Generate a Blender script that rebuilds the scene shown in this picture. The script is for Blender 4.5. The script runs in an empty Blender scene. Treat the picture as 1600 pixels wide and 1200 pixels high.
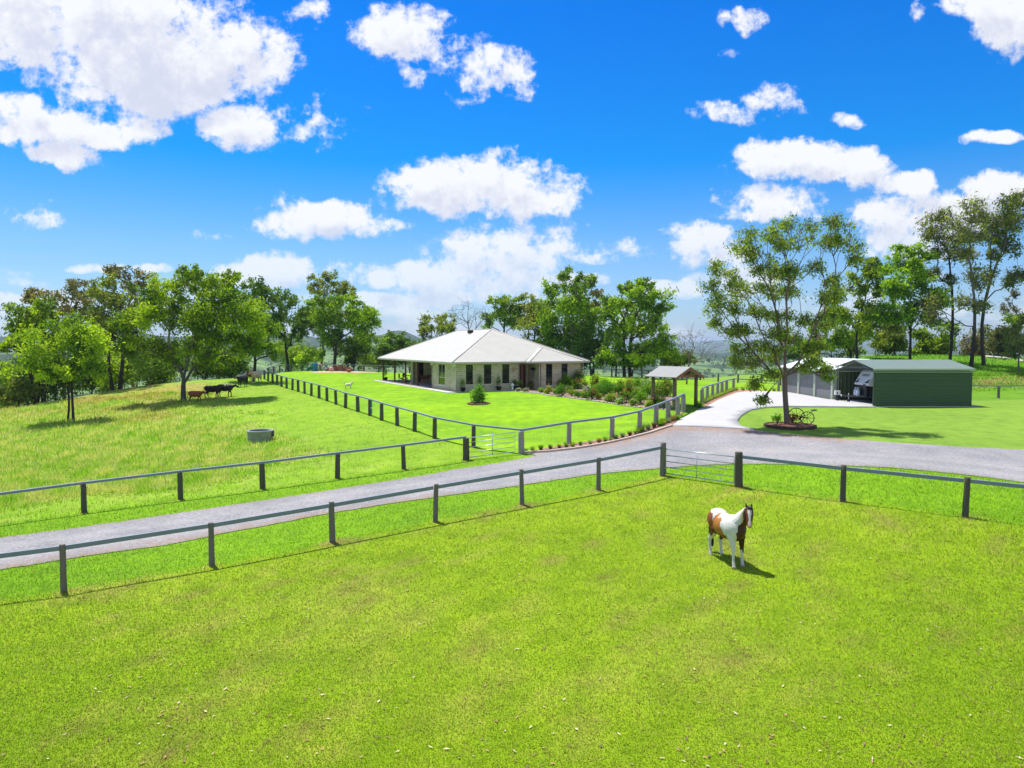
import bpy, bmesh, math, random
import numpy as np
from mathutils import Vector, Matrix
from mathutils.geometry import delaunay_2d_cdt

random.seed(7); rng = np.random.default_rng(7)
R = math.radians
sc = bpy.context.scene
COL = sc.collection

# ------------------------------------------------------------------ camera
F = 1110.0                      # focal length in pixels of the 1600 px wide photograph
HOR = 538.0                     # horizon row
CZ = 6.6                        # camera height
TH = math.atan((600 - HOR) / F)
cam_d = bpy.data.cameras.new('camera'); cam = bpy.data.objects.new('camera', cam_d); COL.objects.link(cam)
cam.location = (0, 0, CZ); cam.rotation_euler = (math.pi/2 - TH, 0, 0)
cam_d.sensor_width = 36; cam_d.lens = F/1600*36; cam_d.clip_start = 0.1; cam_d.clip_end = 40000
sc.camera = cam

# ------------------------------------------------------------------ exposure
sc.view_settings.view_transform = 'Standard'; sc.view_settings.look = 'None'
sc.view_settings.gamma = 1; sc.view_settings.use_curve_mapping = False
sc.view_settings.exposure = 0.50
sc.cycles.max_bounces = 6; sc.cycles.transparent_max_bounces = 8
sc.cycles.diffuse_bounces = 3; sc.cycles.volume_bounces = 0

# ------------------------------------------------------------------ sun
SUNV = Vector((-.26, .34, 1)).normalized()
SUN_EL = math.asin(SUNV.z); SUN_ROT = math.atan2(SUNV.x, SUNV.y)
sd = bpy.data.lights.new('sun', 'SUN'); so = bpy.data.objects.new('sun', sd); COL.objects.link(so)
sd.energy = 5.0; sd.angle = R(.5); sd.color = (1, .965, .90)
so.rotation_euler = SUNV.to_track_quat('Z', 'Y').to_euler()

# ------------------------------------------------------------------ pixel helpers (photo measurements -> world)
def ray(px, py):
    u = (px - 800)/F; v = (600 - py)/F
    return Vector((u, math.cos(TH) + v*math.sin(TH), -math.sin(TH) + v*math.cos(TH)))
def W(px, py, y):
    d = ray(px, py); return Vector((0, 0, CZ)) + d*(y/d.y)

# ------------------------------------------------------------------ node helper
class NT:
    def __init__(s, nt): s.nt = nt; s.n = nt.nodes; s.l = nt.links
    def add(s, t, **kw):
        n = s.n.new(t)
        for k, v in kw.items():
            if k.startswith('i_'):
                key = k[2:]; n.inputs[int(key) if key.isdigit() else key].default_value = v
            else: setattr(n, k, v)
        return n
    def link(s, a, b): s.l.new(a, b)
    def math(s, op, a, b=None, c=None, clamp=False):
        n = s.n.new('ShaderNodeMath'); n.operation = op; n.use_clamp = clamp
        for i, x in enumerate((a, b, c)):
            if x is None: continue
            if isinstance(x, (int, float)): n.inputs[i].default_value = x
            else: s.l.new(x, n.inputs[i])
        return n.outputs[0]
    def vmath(s, op, a, b=None):
        n = s.n.new('ShaderNodeVectorMath'); n.operation = op
        for i, x in enumerate((a, b)):
            if x is None: continue
            if isinstance(x, (tuple, list)): n.inputs[i].default_value = x
            else: s.l.new(x, n.inputs[i])
        return n
    def mix(s, f, a, b, typ='MIX'):
        n = s.n.new('ShaderNodeMix'); n.data_type = 'RGBA'; n.blend_type = typ
        for i, x in ((0, f), (6, a), (7, b)):
            if isinstance(x, (int, float)): n.inputs[i].default_value = x
            elif isinstance(x, (tuple, list)): n.inputs[i].default_value = (*x[:3], 1)
            else: s.l.new(x, n.inputs[i])
        return n.outputs[2]
    def ramp(s, f, stops, interp='LINEAR'):
        n = s.n.new('ShaderNodeValToRGB'); n.color_ramp.interpolation = interp
        e = n.color_ramp.elements
        while len(e) < len(stops): e.new(0.5)
        for k, (p, c) in enumerate(stops):
            e[k].position = p; e[k].color = (*c[:3], 1) if len(c) == 3 else c
        s.l.new(f, n.inputs[0]); return n.outputs[0]
    def noise(s, vec, scale, detail=4, rough=.5, dims='3D'):
        n = s.n.new('ShaderNodeTexNoise'); n.noise_dimensions = dims
        n.inputs['Scale'].default_value = scale; n.inputs['Detail'].default_value = detail
        n.inputs['Roughness'].default_value = rough
        if vec is not None: s.l.new(vec, n.inputs['Vector'])
        return n.outputs[0]

# ------------------------------------------------------------------ world: Nishita sky with cumulus clouds
def build_world():
    w = bpy.data.worlds.new('World'); sc.world = w; w.use_nodes = True
    w.node_tree.nodes.clear()
    t = NT(w.node_tree)
    out = t.add('ShaderNodeOutputWorld'); bg = t.add('ShaderNodeBackground'); t.link(bg.outputs[0], out.inputs[0])
    sky = t.add('ShaderNodeTexSky', sky_type='NISHITA', sun_disc=False, sun_elevation=SUN_EL, sun_rotation=SUN_ROT,
                altitude=100, air_density=1.0, dust_density=.6, ozone_density=2.0)
    tc = t.add('ShaderNodeTexCoord')
    sx = t.add('ShaderNodeSeparateXYZ'); t.link(tc.outputs['Generated'], sx.inputs[0])
    yy = t.math('MAXIMUM', t.math('ABSOLUTE', sx.outputs[1]), .05)
    u = t.math('DIVIDE', sx.outputs[0], yy); v = t.math('DIVIDE', sx.outputs[2], yy)
    # tint by elevation: deep blue mid-sky, pale at the horizon; unseen overhead paled to neutralise ambient light
    tint = t.ramp(sx.outputs[2], [(0, (.62, .78, 1.15)), (.05, (.60, .80, 1.12)), (.13, (.42, .76, 1.12)), (.24, (.02, .64, 1.24)), (.42, (.0, .53, 1.3)), (.62, (.5, .8, 1.1)), (1, (.8, .9, 1.0))])
    skyc = t.mix(1.0, sky.outputs[0], tint, 'MULTIPLY')
    # density group
    g = bpy.data.node_groups.new('cloud_density', 'ShaderNodeTree')
    g.interface.new_socket('P', in_out='INPUT', socket_type='NodeSocketVector')
    g.interface.new_socket('D', in_out='OUTPUT', socket_type='NodeSocketFloat')
    q = NT(g); gi = q.add('NodeGroupInput'); go = q.add('NodeGroupOutput'); P = gi.outputs[0]
    warp = q.add('ShaderNodeTexNoise'); warp.inputs['Scale'].default_value = 9; warp.inputs['Detail'].default_value = 2
    q.link(P, warp.inputs['Vector'])
    wv = q.vmath('SUBTRACT', warp.outputs['Color'], (.5, .5, .5)).outputs[0]
    sc_ = q.vmath('MULTIPLY', wv, (.055, .04, 0)).outputs[0]
    Pw = q.vmath('ADD', P, sc_).outputs[0]
    cur = None
    for (px, py, rx, ry) in CLOUDS:
        d = ray(px, py)
        c = (d.x/d.y, d.z/d.y, 0)
        a = q.vmath('SUBTRACT', Pw, c).outputs[0]
        small = rx < 42; kf = 2.3 if small else 1.25
        b = q.vmath('MULTIPLY', a, (F/(rx*kf), F/(ry*kf), 0)).outputs[0]
        L = q.vmath('DOT_PRODUCT', b, b)
        val = L.outputs['Value']
        if small: val = q.math('ADD', val, .62)
        cur = val if cur is None else q.math('SMOOTH_MIN', cur, val, .35)
    base = q.math('SUBTRACT', 1.0, cur)
    base = q.math('MULTIPLY', q.math('MAXIMUM', base, -1.2), 1.4)
    n1 = q.noise(P, 17, 9, .66)
    n2 = q.noise(P, 5, 2, .5)
    n4 = q.noise(P, 46, 7, .62)
    n1 = q.math('MULTIPLY_ADD', q.math('SUBTRACT', n4, .5), .62, n1)
    nn = q.math('MULTIPLY_ADD', q.math('SUBTRACT', n1, .5), 4.4, q.math('MULTIPLY', q.math('SUBTRACT', n2, .5), 2.8))
    D = q.math('ADD', base, nn)
    # thin band of scattered cloud low over the horizon
    sp = q.add('ShaderNodeSeparateXYZ'); q.link(P, sp.inputs[0])
    st = q.vmath('MULTIPLY', P, (1.0, 2.4, 1)).outputs[0]
    n3 = q.noise(st, 7, 7, .58)
    band = q.math('MULTIPLY', q.math('SUBTRACT', n3, .50), 8)
    bm_ = q.add('ShaderNodeMapRange', interpolation_type='SMOOTHSTEP'); q.link(sp.outputs[1], bm_.inputs[0])
    bm_.inputs[1].default_value = .18; bm_.inputs[2].default_value = .06; bm_.inputs[3].default_value = 2.6; bm_.inputs[4].default_value = 0
    band = q.math('SUBTRACT', band, bm_.outputs[0])
    q.link(q.math('MAXIMUM', D, band), go.inputs[0])
    cb = t.add('ShaderNodeCombineXYZ'); t.link(u, cb.inputs[0]); t.link(v, cb.inputs[1])
    def dens(off):
        vv = t.vmath('ADD', cb.outputs[0], off).outputs[0]
        n = t.add('ShaderNodeGroup'); n.node_tree = g; t.link(vv, n.inputs[0]); return n.outputs[0]
    D0 = dens((0, 0, 0)); D1 = dens((-.012, .030, 0))
    front = t.add('ShaderNodeMapRange', interpolation_type='SMOOTHSTEP'); t.link(sx.outputs[1], front.inputs[0])
    front.inputs[1].default_value = -.05; front.inputs[2].default_value = .2
    back = t.noise(tc.outputs['Generated'], 3.2, 6, .6)
    alpha = t.add('ShaderNodeMapRange', interpolation_type='SMOOTHSTEP'); t.link(D0, alpha.inputs[0])
    alpha.inputs[1].default_value = -.15; alpha.inputs[2].default_value = 1.0
    alb = t.add('ShaderNodeMapRange', interpolation_type='SMOOTHSTEP'); t.link(back, alb.inputs[0])
    alb.inputs[1].default_value = .45; alb.inputs[2].default_value = .6
    up = t.add('ShaderNodeMapRange'); t.link(sx.outputs[2], up.inputs[0]); up.inputs[1].default_value = -.01; up.inputs[2].default_value = .015
    A = t.math('ADD', t.math('MULTIPLY', alpha.outputs[0], front.outputs[0]), t.math('MULTIPLY', alb.outputs[0], t.math('SUBTRACT', 1, front.outputs[0])))
    A = t.math('MULTIPLY', A, up.outputs[0])
    A = t.math('MULTIPLY', A, .985)
    # thick away from the sun side -> bluish-grey undersides
    sh = t.add('ShaderNodeMapRange', interpolation_type='SMOOTHSTEP'); t.link(D1, sh.inputs[0])
    sh.inputs[1].default_value = .15; sh.inputs[2].default_value = 2.2
    cc = t.mix(sh.outputs[0], CLOUD_LIT, CLOUD_SHADE)
    # distant clouds fade into the haze
    hz = t.add('ShaderNodeMapRange'); t.link(sx.outputs[2], hz.inputs[0]); hz.inputs[1].default_value = .0; hz.inputs[2].default_value = .17
    hz.inputs[3].default_value = .45; hz.inputs[4].default_value = 0
    cc = t.mix(hz.outputs[0], cc, skyc)
    fin = t.mix(A, skyc, cc)
    t.link(fin, bg.inputs[0]); bg.inputs[1].default_value = .094
    w.cycles.sampling_method = 'MANUAL'; w.cycles.sample_map_resolution = 512
CLOUD_LIT = (7.4, 7.5, 7.7); CLOUD_SHADE = (5.3, 5.6, 6.7)
CLOUDS = [(60,38,150,72),(190,75,125,70),(330,95,105,58),(395,70,55,45),(130,15,190,50),(265,135,105,36),(15,165,45,18),(390,28,20,18),
 (55,195,85,26),(150,207,75,18),(215,195,35,14),(100,240,45,20),(375,196,60,26),(440,200,30,16),(508,188,28,30),(560,160,12,8),(273,8,22,12),
 (475,22,26,12),(640,48,72,38),(715,72,24,26),(650,122,12,12),(735,108,34,26),(785,100,28,20),(818,122,14,20),(735,292,128,42),(655,275,52,20),
 (820,312,58,24),(500,346,78,26),(450,328,32,20),(575,358,38,8),(307,367,18,6),(345,365,16,5),(65,342,26,12),
 (415,420,58,22),(395,436,58,12),(190,418,70,8),(545,425,32,10),(590,433,40,9),(650,420,26,8),
 (780,412,100,52),(850,392,40,30),(735,442,85,24),(700,465,80,12),(955,394,34,12),(930,408,28,7),(1265,256,112,26),(1200,258,48,28),(1345,250,48,18),
 (1205,318,78,26),(1180,338,60,10),(1118,178,34,13),(1215,150,30,14),(1325,185,16,7),(1165,25,30,10),(1125,74,14,6),(1575,28,60,44),(1540,10,60,20),
 (1435,18,7,9),(1575,62,16,14),(1560,210,42,9),(1510,215,10,7),(1450,342,98,44),(1420,372,80,36),(1505,322,60,20),(1560,290,50,22),(1420,280,45,16),
 (1100,382,42,28),(1065,360,14,8),(1125,402,50,16),(1040,450,60,14),(870,440,70,12),(620,468,80,10),(60,470,70,10),(1180,440,60,20)]
build_world()

# ------------------------------------------------------------------ tagging, objects
def tag(o, label=None, cat=None, group=None, kind=None):
    if label: o['label'] = label
    if cat: o['category'] = cat
    if group: o['group'] = group
    if kind: o['kind'] = kind
    return o
def empty(name, loc, rz=0, label=None, cat=None, group=None, scale=1):
    o = bpy.data.objects.new(name, None); COL.objects.link(o)
    o.empty_display_size = .2
    o.location = loc; o.rotation_euler = (0, 0, rz); o.scale = (scale,)*3
    return tag(o, label, cat, group)
def mesh_np(name, V, Fc, mat=None, parent=None, col=None, smooth=False):
    """V (n,3), Fc (m,k) constant k"""
    V = np.asarray(V, np.float32); Fc = np.asarray(Fc, np.int32)
    me = bpy.data.meshes.new(name)
    m, k = Fc.shape
    me.vertices.add(len(V)); me.vertices.foreach_set('co', V.ravel())
    me.loops.add(m*k); me.loops.foreach_set('vertex_index', Fc.ravel())
    me.polygons.add(m); me.polygons.foreach_set('loop_start', np.arange(0, m*k, k, dtype=np.int32))
    me.polygons.foreach_set('loop_total', np.full(m, k, np.int32))
    if smooth: me.polygons.foreach_set('use_smooth', np.ones(m, bool))
    me.update(calc_edges=True)
    if col is not None:
        a = me.color_attributes.new('Col', 'FLOAT_COLOR', 'POINT')
        c = np.ones((len(V), 4), np.float32); c[:, :3] = col; a.data.foreach_set('color', c.ravel())
    if mat: me.materials.append(mat)
    o = bpy.data.objects.new(name, me); COL.objects.link(o)
    if parent: o.parent = parent
    return o
def copy_tree(o, parent=None):
    c = o.copy(); COL.objects.link(c); c.parent = parent
    for ch in list(o.children): copy_tree(ch, c)
    return c

class MB:
    """collects shapes and links them as ONE mesh object"""
    def __init__(s): s.v = []; s.f = []; s.sm = []
    def add(s, vs, fs, smooth=False):
        n = len(s.v); s.v += [tuple(v) for v in vs]; s.f += [tuple(i+n for i in f) for f in fs]; s.sm += [smooth]*len(fs); return s
    def box(s, x0, x1, y0, y1, z0, z1, M=None):
        vs = [Vector((x, y, z)) for z in (z0, z1) for y in (y0, y1) for x in (x0, x1)]
        if M is not None: vs = [M @ v for v in vs]
        return s.add(vs, [(0,2,3,1),(4,5,7,6),(0,1,5,4),(1,3,7,5),(3,2,6,7),(2,0,4,6)])
    def beam(s, a, b, w, h, up=(0,0,1)):
        a = Vector(a); b = Vector(b); d = (b-a).normalized(); up = Vector(up)
        sd_ = d.cross(up); sd_ = sd_.normalized() if sd_.length > 1e-5 else Vector((1,0,0)); u2 = sd_.cross(d).normalized()
        vs = [p + sd_*(w/2*i) + u2*(h/2*j) for p in (a, b) for i, j in ((-1,-1),(1,-1),(1,1),(-1,1))]
        return s.add(vs, [(0,1,2,3),(7,6,5,4),(0,4,5,1),(1,5,6,2),(2,6,7,3),(3,7,4,0)])
    def tube(s, pts, rad, n=8, cap=True, smooth=True):
        pts = [Vector(p) for p in pts]; rad = rad if isinstance(rad, (list, tuple)) else [rad]*len(pts)
        vs = []; fs = []; prev = None
        for i, p in enumerate(pts):
            d = (pts[min(i+1, len(pts)-1)] - pts[max(i-1, 0)]).normalized()
            a = Vector((0,0,1)) if abs(d.z) < .9 else Vector((1,0,0))
            x = (prev - d*prev.dot(d)).normalized() if prev is not None and (prev - d*prev.dot(d)).length > 1e-4 else d.cross(a).normalized()
            prev = x; y = d.cross(x)
            for k in range(n):
                t = 2*math.pi*k/n; vs.append(p + (x*math.cos(t) + y*math.sin(t))*rad[i])
        for i in range(len(pts)-1):
            for k in range(n):
                fs.append((i*n+k, i*n+(k+1) % n, (i+1)*n+(k+1) % n, (i+1)*n+k))
        s.add(vs, fs, smooth)
        if cap:
            n0 = len(s.v) - len(vs)
            s.f.append(tuple(n0+k for k in reversed(range(n)))); s.sm.append(False)
            s.f.append(tuple(n0+(len(pts)-1)*n+k for k in range(n))); s.sm.append(False)
        return s
    def lathe(s, prof, n=24, c=(0,0,0), smooth=True):
        vs = []; fs = []
        for r, z in prof:
            for k in range(n):
                t = 2*math.pi*k/n; vs.append((c[0]+r*math.cos(t), c[1]+r*math.sin(t), c[2]+z))
        for i in range(len(prof)-1):
            for k in range(n): fs.append((i*n+k, i*n+(k+1) % n, (i+1)*n+(k+1) % n, (i+1)*n+k))
        return s.add(vs, fs, smooth)
    def ball(s, c, r, n=10, m=7, sc_=(1,1,1)):
        vs = [Vector((c[0], c[1], c[2]-r*sc_[2]))]; fs = []
        for i in range(1, m):
            ph = -math.pi/2 + math.pi*i/m
            for k in range(n):
                t = 2*math.pi*k/n
                vs.append(Vector((c[0]+r*sc_[0]*math.cos(ph)*math.cos(t), c[1]+r*sc_[1]*math.cos(ph)*math.sin(t), c[2]+r*sc_[2]*math.sin(ph))))
        vs.append(Vector((c[0], c[1], c[2]+r*sc_[2])))
        for k in range(n):
            fs.append((0, 1+(k+1) % n, 1+k)); fs.append((len(vs)-1, 1+(m-2)*n+k, 1+(m-2)*n+(k+1) % n))
        for i in range(m-2):
            for k in range(n): fs.append((1+i*n+k, 1+i*n+(k+1) % n, 1+(i+1)*n+(k+1) % n, 1+(i+1)*n+k))
        return s.add(vs, fs, True)
    def poly(s, pts): return s.add(pts, [tuple(range(len(pts)))])
    def prism(s, pts, z0, z1):
        n = len(pts)
        vs = [(p[0], p[1], z0) for p in pts] + [(p[0], p[1], z1) for p in pts]
        return s.add(vs, [tuple(reversed(range(n))), tuple(range(n, 2*n))] + [(i, (i+1) % n, n+(i+1) % n, n+i) for i in range(n)])
    def build(s, name, mat=None, parent=None, loc=None, bevel=0):
        me = bpy.data.meshes.new(name); me.from_pydata(s.v, [], s.f); me.update()
        me.polygons.foreach_set('use_smooth', s.sm)
        if mat: me.materials.append(mat)
        o = bpy.data.objects.new(name, me); COL.objects.link(o)
        if parent: o.parent = parent
        if loc is not None: o.location = loc
        if bevel:
            b = o.modifiers.new('bevel', 'BEVEL'); b.width = bevel; b.segments = 2; b.limit_method = 'ANGLE'
        return o

# ------------------------------------------------------------------ materials
MATS = {}
def new_mat(name):
    m = bpy.data.materials.new(name); m.use_nodes = True; m.node_tree.nodes.clear()
    t = NT(m.node_tree); out = t.add('ShaderNodeOutputMaterial'); return m, t, out
def plain(name, col, rough=.6, metal=0, var=.12, scale=6, bump=0, bscale=30, stretch=(1,1,1), spec=.5):
    """principled with noise-varied base colour"""
    if name in MATS: return MATS[name]
    m, t, out = new_mat(name); p = t.add('ShaderNodeBsdfPrincipled'); t.link(p.outputs[0], out.inputs[0])
    p.inputs['Roughness'].default_value = rough; p.inputs['Metallic'].default_value = metal; p.inputs['Specular IOR Level'].default_value = spec
    tc = t.add('ShaderNodeTexCoord'); v = t.vmath('MULTIPLY', tc.outputs['Object'], stretch).outputs[0]
    n = t.noise(v, scale, 5, .6)
    c = t.ramp(n, [(.25, tuple(x*(1-var) for x in col)), (.75, tuple(min(1, x*(1+var)) for x in col))])
    t.link(c, p.inputs['Base Color'])
    if bump:
        b = t.add('ShaderNodeBump'); b.inputs['Strength'].default_value = bump; b.inputs['Distance'].default_value = .02
        t.link(t.noise(v, bscale, 4, .6), b.inputs['Height']); t.link(b.outputs[0], p.inputs['Normal'])
    MATS[name] = m; return m
def attr_mat(name, rough=.7, trans=0, spec=.3, var=0, vscale=3, bump=0, bscale=4, bdist=.05):
    """colour comes from the mesh attribute Col (the thing's own colours)"""
    if name in MATS: return MATS[name]
    m, t, out = new_mat(name); a = t.add('ShaderNodeVertexColor'); a.layer_name = 'Col'; c = a.outputs[0]
    geo = t.add('ShaderNodeNewGeometry')
    if var:
        n = t.noise(geo.outputs['Position'], vscale, 5, .65)
        k = t.ramp(n, [(.3, (1-var,)*3), (.7, (1+var,)*3)])
        c = t.mix(1, c, k, 'MULTIPLY')
    p = t.add('ShaderNodeBsdfPrincipled'); t.link(c, p.inputs['Base Color'])
    p.inputs['Roughness'].default_value = rough; p.inputs['Specular IOR Level'].default_value = spec
    if bump:
        b = t.add('ShaderNodeBump'); b.inputs['Strength'].default_value = bump; b.inputs['Distance'].default_value = bdist
        t.link(t.noise(geo.outputs['Position'], bscale, 6, .7), b.inputs['Height']); t.link(b.outputs[0], p.inputs['Normal'])
    if trans:
        tr = t.add('ShaderNodeBsdfTranslucent'); t.link(t.mix(1, c, (1.25, 1.3, .6), 'MULTIPLY'), tr.inputs[0])
        mx = t.add('ShaderNodeMixShader'); mx.inputs[0].default_value = trans
        t.link(p.outputs[0], mx.inputs[1]); t.link(tr.outputs[0], mx.inputs[2]); t.link(mx.outputs[0], out.inputs[0])
    else: t.link(p.outputs[0], out.inputs[0])
    MATS[name] = m; return m

# ------------------------------------------------------------------ terrain height from measured points
def line_pts(A, B, ts): return [(A[0]+(B[0]-A[0])*t, A[1]+(B[1]-A[1])*t) for t in ts]
ctrl = []      # (x, y, z)
def cp(px, py, y): p = W(px, py, y); ctrl.append((p.x, p.y, p.z)); return p
def cw(x, y, H): ctrl.append((x, y, CZ-H))
# fences: photo base point of every post and its distance
FRONT = [(-30,944,19.0),(100,922,19.3),(331,884,21.1),(519,847,22.9),(680,815,24.8),(816,788,26.6),(935,766,28.5),(1035,743,30.3)]
FRONT_R = [(1154,760,28.0),(1317,784,25.6),(1508,807.5,23.0),(1745,838,20.6)]
SECOND = [(-42,826,27.0),(131.7,800,28.6),(282,779.5,30.3),(410,764,31.9),(527,747,33.5),(631,733,35.1),(728,719.5,36.6)]
NFX = [815,740,679,648,620.6,596.6,578,559,540,525,511,498.5,486.5,476,466,457,448,440,433,426,419,413]
NFY = [708.5,695,684.5,672,665,656,649.5,643,637.5,632,626.5,623,618.5,614.6,612,609.5,607,604.5,601.5,599,596,593.5]
LAWN_L = [(x, y, 37+2.75*n) for n, (x, y) in enumerate(zip(NFX, NFY))]
LAWN_F = [(815,708.5,37),(889,695,39.9),(956,685.5,41),(999,675,42.2),(1025,664.5,44.2),(1043.6,656,46),(1059,649.5,47.6),(1068,643,48.8)]
DRIVE_F = [(1097,628.5,53.5),(1105,623.8,56.3),(1113,621,59),(1121,617.2,61.8),(1128,615,64.5),(1135,612.3,67.2),(1146,608.5,70.5),(1178,612,71.5),(1216,612.6,72)]
for L in (FRONT, FRONT_R, SECOND): 
    for p in L: cp(*p)
for p in LAWN_L[::2]: cp(*p)
for p in LAWN_F: cp(*p)
for p in DRIVE_F[::2]: cp(*p)
E = Vector((-5.78, 69, 0)); FD = Vector((.893, .45, 0)); SD = Vector((-.45, .893, 0))   # house: near eave corner, front and side directions
for s, t_ in ((0,-1),(8,-1.5),(-.8,6),(-.8,20),(8,13),(15.8,-1),(15.8,12),(15.8,26),(0,13),(0,26),(8,27)):
    p = E + FD*s + SD*t_; cw(p.x, p.y, 4.70)
for p in [(455,582,112),(569,581.5,114),(925,588,112),(988,589.4,108),(1038,592,104),(1094,594,99),(1122,597,96),(287,625,70),(404,690,45),(113,657,62),(57,632,80),
          (0,640,82),(180,609,85),(345,594,88),(1366,635.5,55),(1520,635,55),(1303,625.8,61),(1222,612.6,70.8),(1231,667,43),(1560,623,66),(1521,573,88),
          (1538,568,93),(1484,560,98),(1422,559,98),(1340,560,100),(1600,562,100),(1600,612,72),(1400,692,36.5),(1600,703,34.8),(1600,754,28.0),(1400,732,29.6),
          (0,891,21.6),(0,840,25.2),(0,1200,11.4),(800,1200,11.1),(1600,1200,10.6),(1112,867,21.1),(1157,889,19.9),(1051,666.5,43),(1088,636,51),
          (1180,672,41.6),(1366,636.5,54.6),(250,850,23.9)]: cp(*p)
cw(-25,-12,6.9); cw(0,-12,6.7); cw(25,-12,6.4); cw(35,10,6.0); cw(-45,10,7.6); cw(50,35,4.9); cw(48,60,4.6); cw(-62,45,8.0); cw(-70,70,8.6); cw(-75,100,14)
cw(-45,122,8.5); cw(-20,138,8); cw(10,135,8.5); cw(35,125,7.5); cw(60,125,3.4); cw(90,110,3.6); cw(60,95,2.3); cw(80,60,5.5); cw(-55,85,7.0)
C = np.array(ctrl)
def _k(r2): return .5*r2*np.log(r2+1e-9)
n_ = len(C); S0 = 40.0
XY = C[:, :2]/S0
D2 = ((XY[:, None]-XY[None])**2).sum(-1)
A_ = np.zeros((n_+3, n_+3)); A_[:n_, :n_] = _k(D2) + np.eye(n_)*.0025
A_[:n_, n_:] = np.c_[np.ones(n_), XY]; A_[n_:, :n_] = A_[:n_, n_:].T
sol = np.linalg.solve(A_, np.r_[C[:, 2], 0, 0, 0])
def sstep(a, b, x):
    t = np.clip((x-a)/(b-a), 0, 1); return t*t*(3-2*t)
def vnoise(x, y, s, seed=0):
    """cheap smooth noise in -1..1"""
    r_ = np.random.default_rng(seed); o = 0
    for i in range(6):
        a = r_.uniform(0, math.pi*2); f = r_.uniform(.6, 1.7)/s; ph = r_.uniform(0, 6.28)
        o = o + np.sin((x*math.cos(a)+y*math.sin(a))*f*2*math.pi + ph)
    return o/3.2
def farh(x, y):
    r = np.hypot(x, y); ang = np.degrees(np.arctan2(x, np.maximum(y, 1e-3)))
    ang = np.where(y < 0, 90, ang)
    z = -50 + 5*vnoise(x, y, 900, 3) + 1.5*vnoise(x, y, 260, 4)
    m = .25 + .75*sstep(0, -9, ang)
    rid = (82 + 16*np.sin(ang*.62+1) + 7*np.sin(ang*1.9))*m
    z = z + rid*np.exp(-((r-2700)/750)**2) + 22*m*np.exp(-((r-1500)/260)**2)*(1+.6*np.sin(ang*.9+2))
    z = z + (98 + 16*np.sin(ang*.33) + 7*np.sin(ang*1.1+2))*np.exp(-((r-7600)/1300)**2)
    return CZ - 0 + z
def H(x, y):
    x = np.atleast_1d(np.asarray(x, float)); y = np.atleast_1d(np.asarray(y, float)); sh = x.shape
    xf = x.ravel(); yf = y.ravel(); out = np.empty_like(xf)
    r = np.hypot(xf, yf-50)
    w = sstep(105, 300, r)
    far = farh(xf, yf)
    near = np.zeros_like(xf)
    idx = np.nonzero(w < 1)[0]
    for i in range(0, len(idx), 40000):
        j = idx[i:i+40000]; P = np.c_[xf[j], yf[j]]/S0
        d2 = ((P[:, None]-XY[None])**2).sum(-1)
        near[j] = _k(d2) @ sol[:n_] + sol[n_] + P @ sol[n_+1:]
    near = np.clip(near, -30, 12)
    out = near*(1-w) + far*w
    return out.reshape(sh)
def h1(x, y): return float(H(x, y)[0])
def G(px, py, lo=6.0, hi=400.0):
    """ground point seen at a photo position"""
    d = ray(px, py); ts = np.linspace(lo, hi, 1600); P = np.array([0, 0, CZ]) + np.outer(ts/d.y, np.array(d))
    below = P[:, 2] < H(P[:, 0], P[:, 1])
    i = int(np.argmax(below)) if below.any() else len(ts)-1
    a, b = ts[max(i-1, 0)], ts[i]
    for _ in range(14):
        m = (a+b)/2; p = Vector((0, 0, CZ)) + d*(m/d.y)
        if p.z < h1(p.x, p.y): b = m
        else: a = m
    p = Vector((0, 0, CZ)) + d*(b/d.y); return Vector((p.x, p.y, h1(p.x, p.y)))
def at(px, y):
    """ground point straight below photo column px at distance y"""
    x = (px-800)/F*y; return Vector((x, y, h1(x, y)))

def inside(P, poly):
    """vectorised point in polygon"""
    x, y = P[:, 0], P[:, 1]; c = np.zeros(len(P), bool); n = len(poly)
    for i in range(n):
        x1, y1 = poly[i][:2]; x2, y2 = poly[(i+1) % n][:2]
        if y1 == y2: continue
        k = ((y1 > y) != (y2 > y)) & (x < (x2-x1)*(y-y1)/(y2-y1)+x1); c ^= k
    return c
def densify(pts, step, jit=0, closed=True, seed=1):
    r_ = random.Random(seed); out = []
    n = len(pts)
    for i in range(n if closed else n-1):
        a = Vector(pts[i][:2]); b = Vector(pts[(i+1) % n][:2]); L = (b-a).length; k = max(1, int(L/step))
        nrm = Vector((-(b-a).y, (b-a).x)).normalized() if L > 1e-6 else Vector((0, 0))
        for j in range(k):
            p = a + (b-a)*(j/k)
            if jit and j > 0: p = p + nrm*r_.uniform(-jit, jit)
            out.append((p.x, p.y))
    if not closed: out.append(tuple(pts[-1][:2]))
    return out
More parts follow.
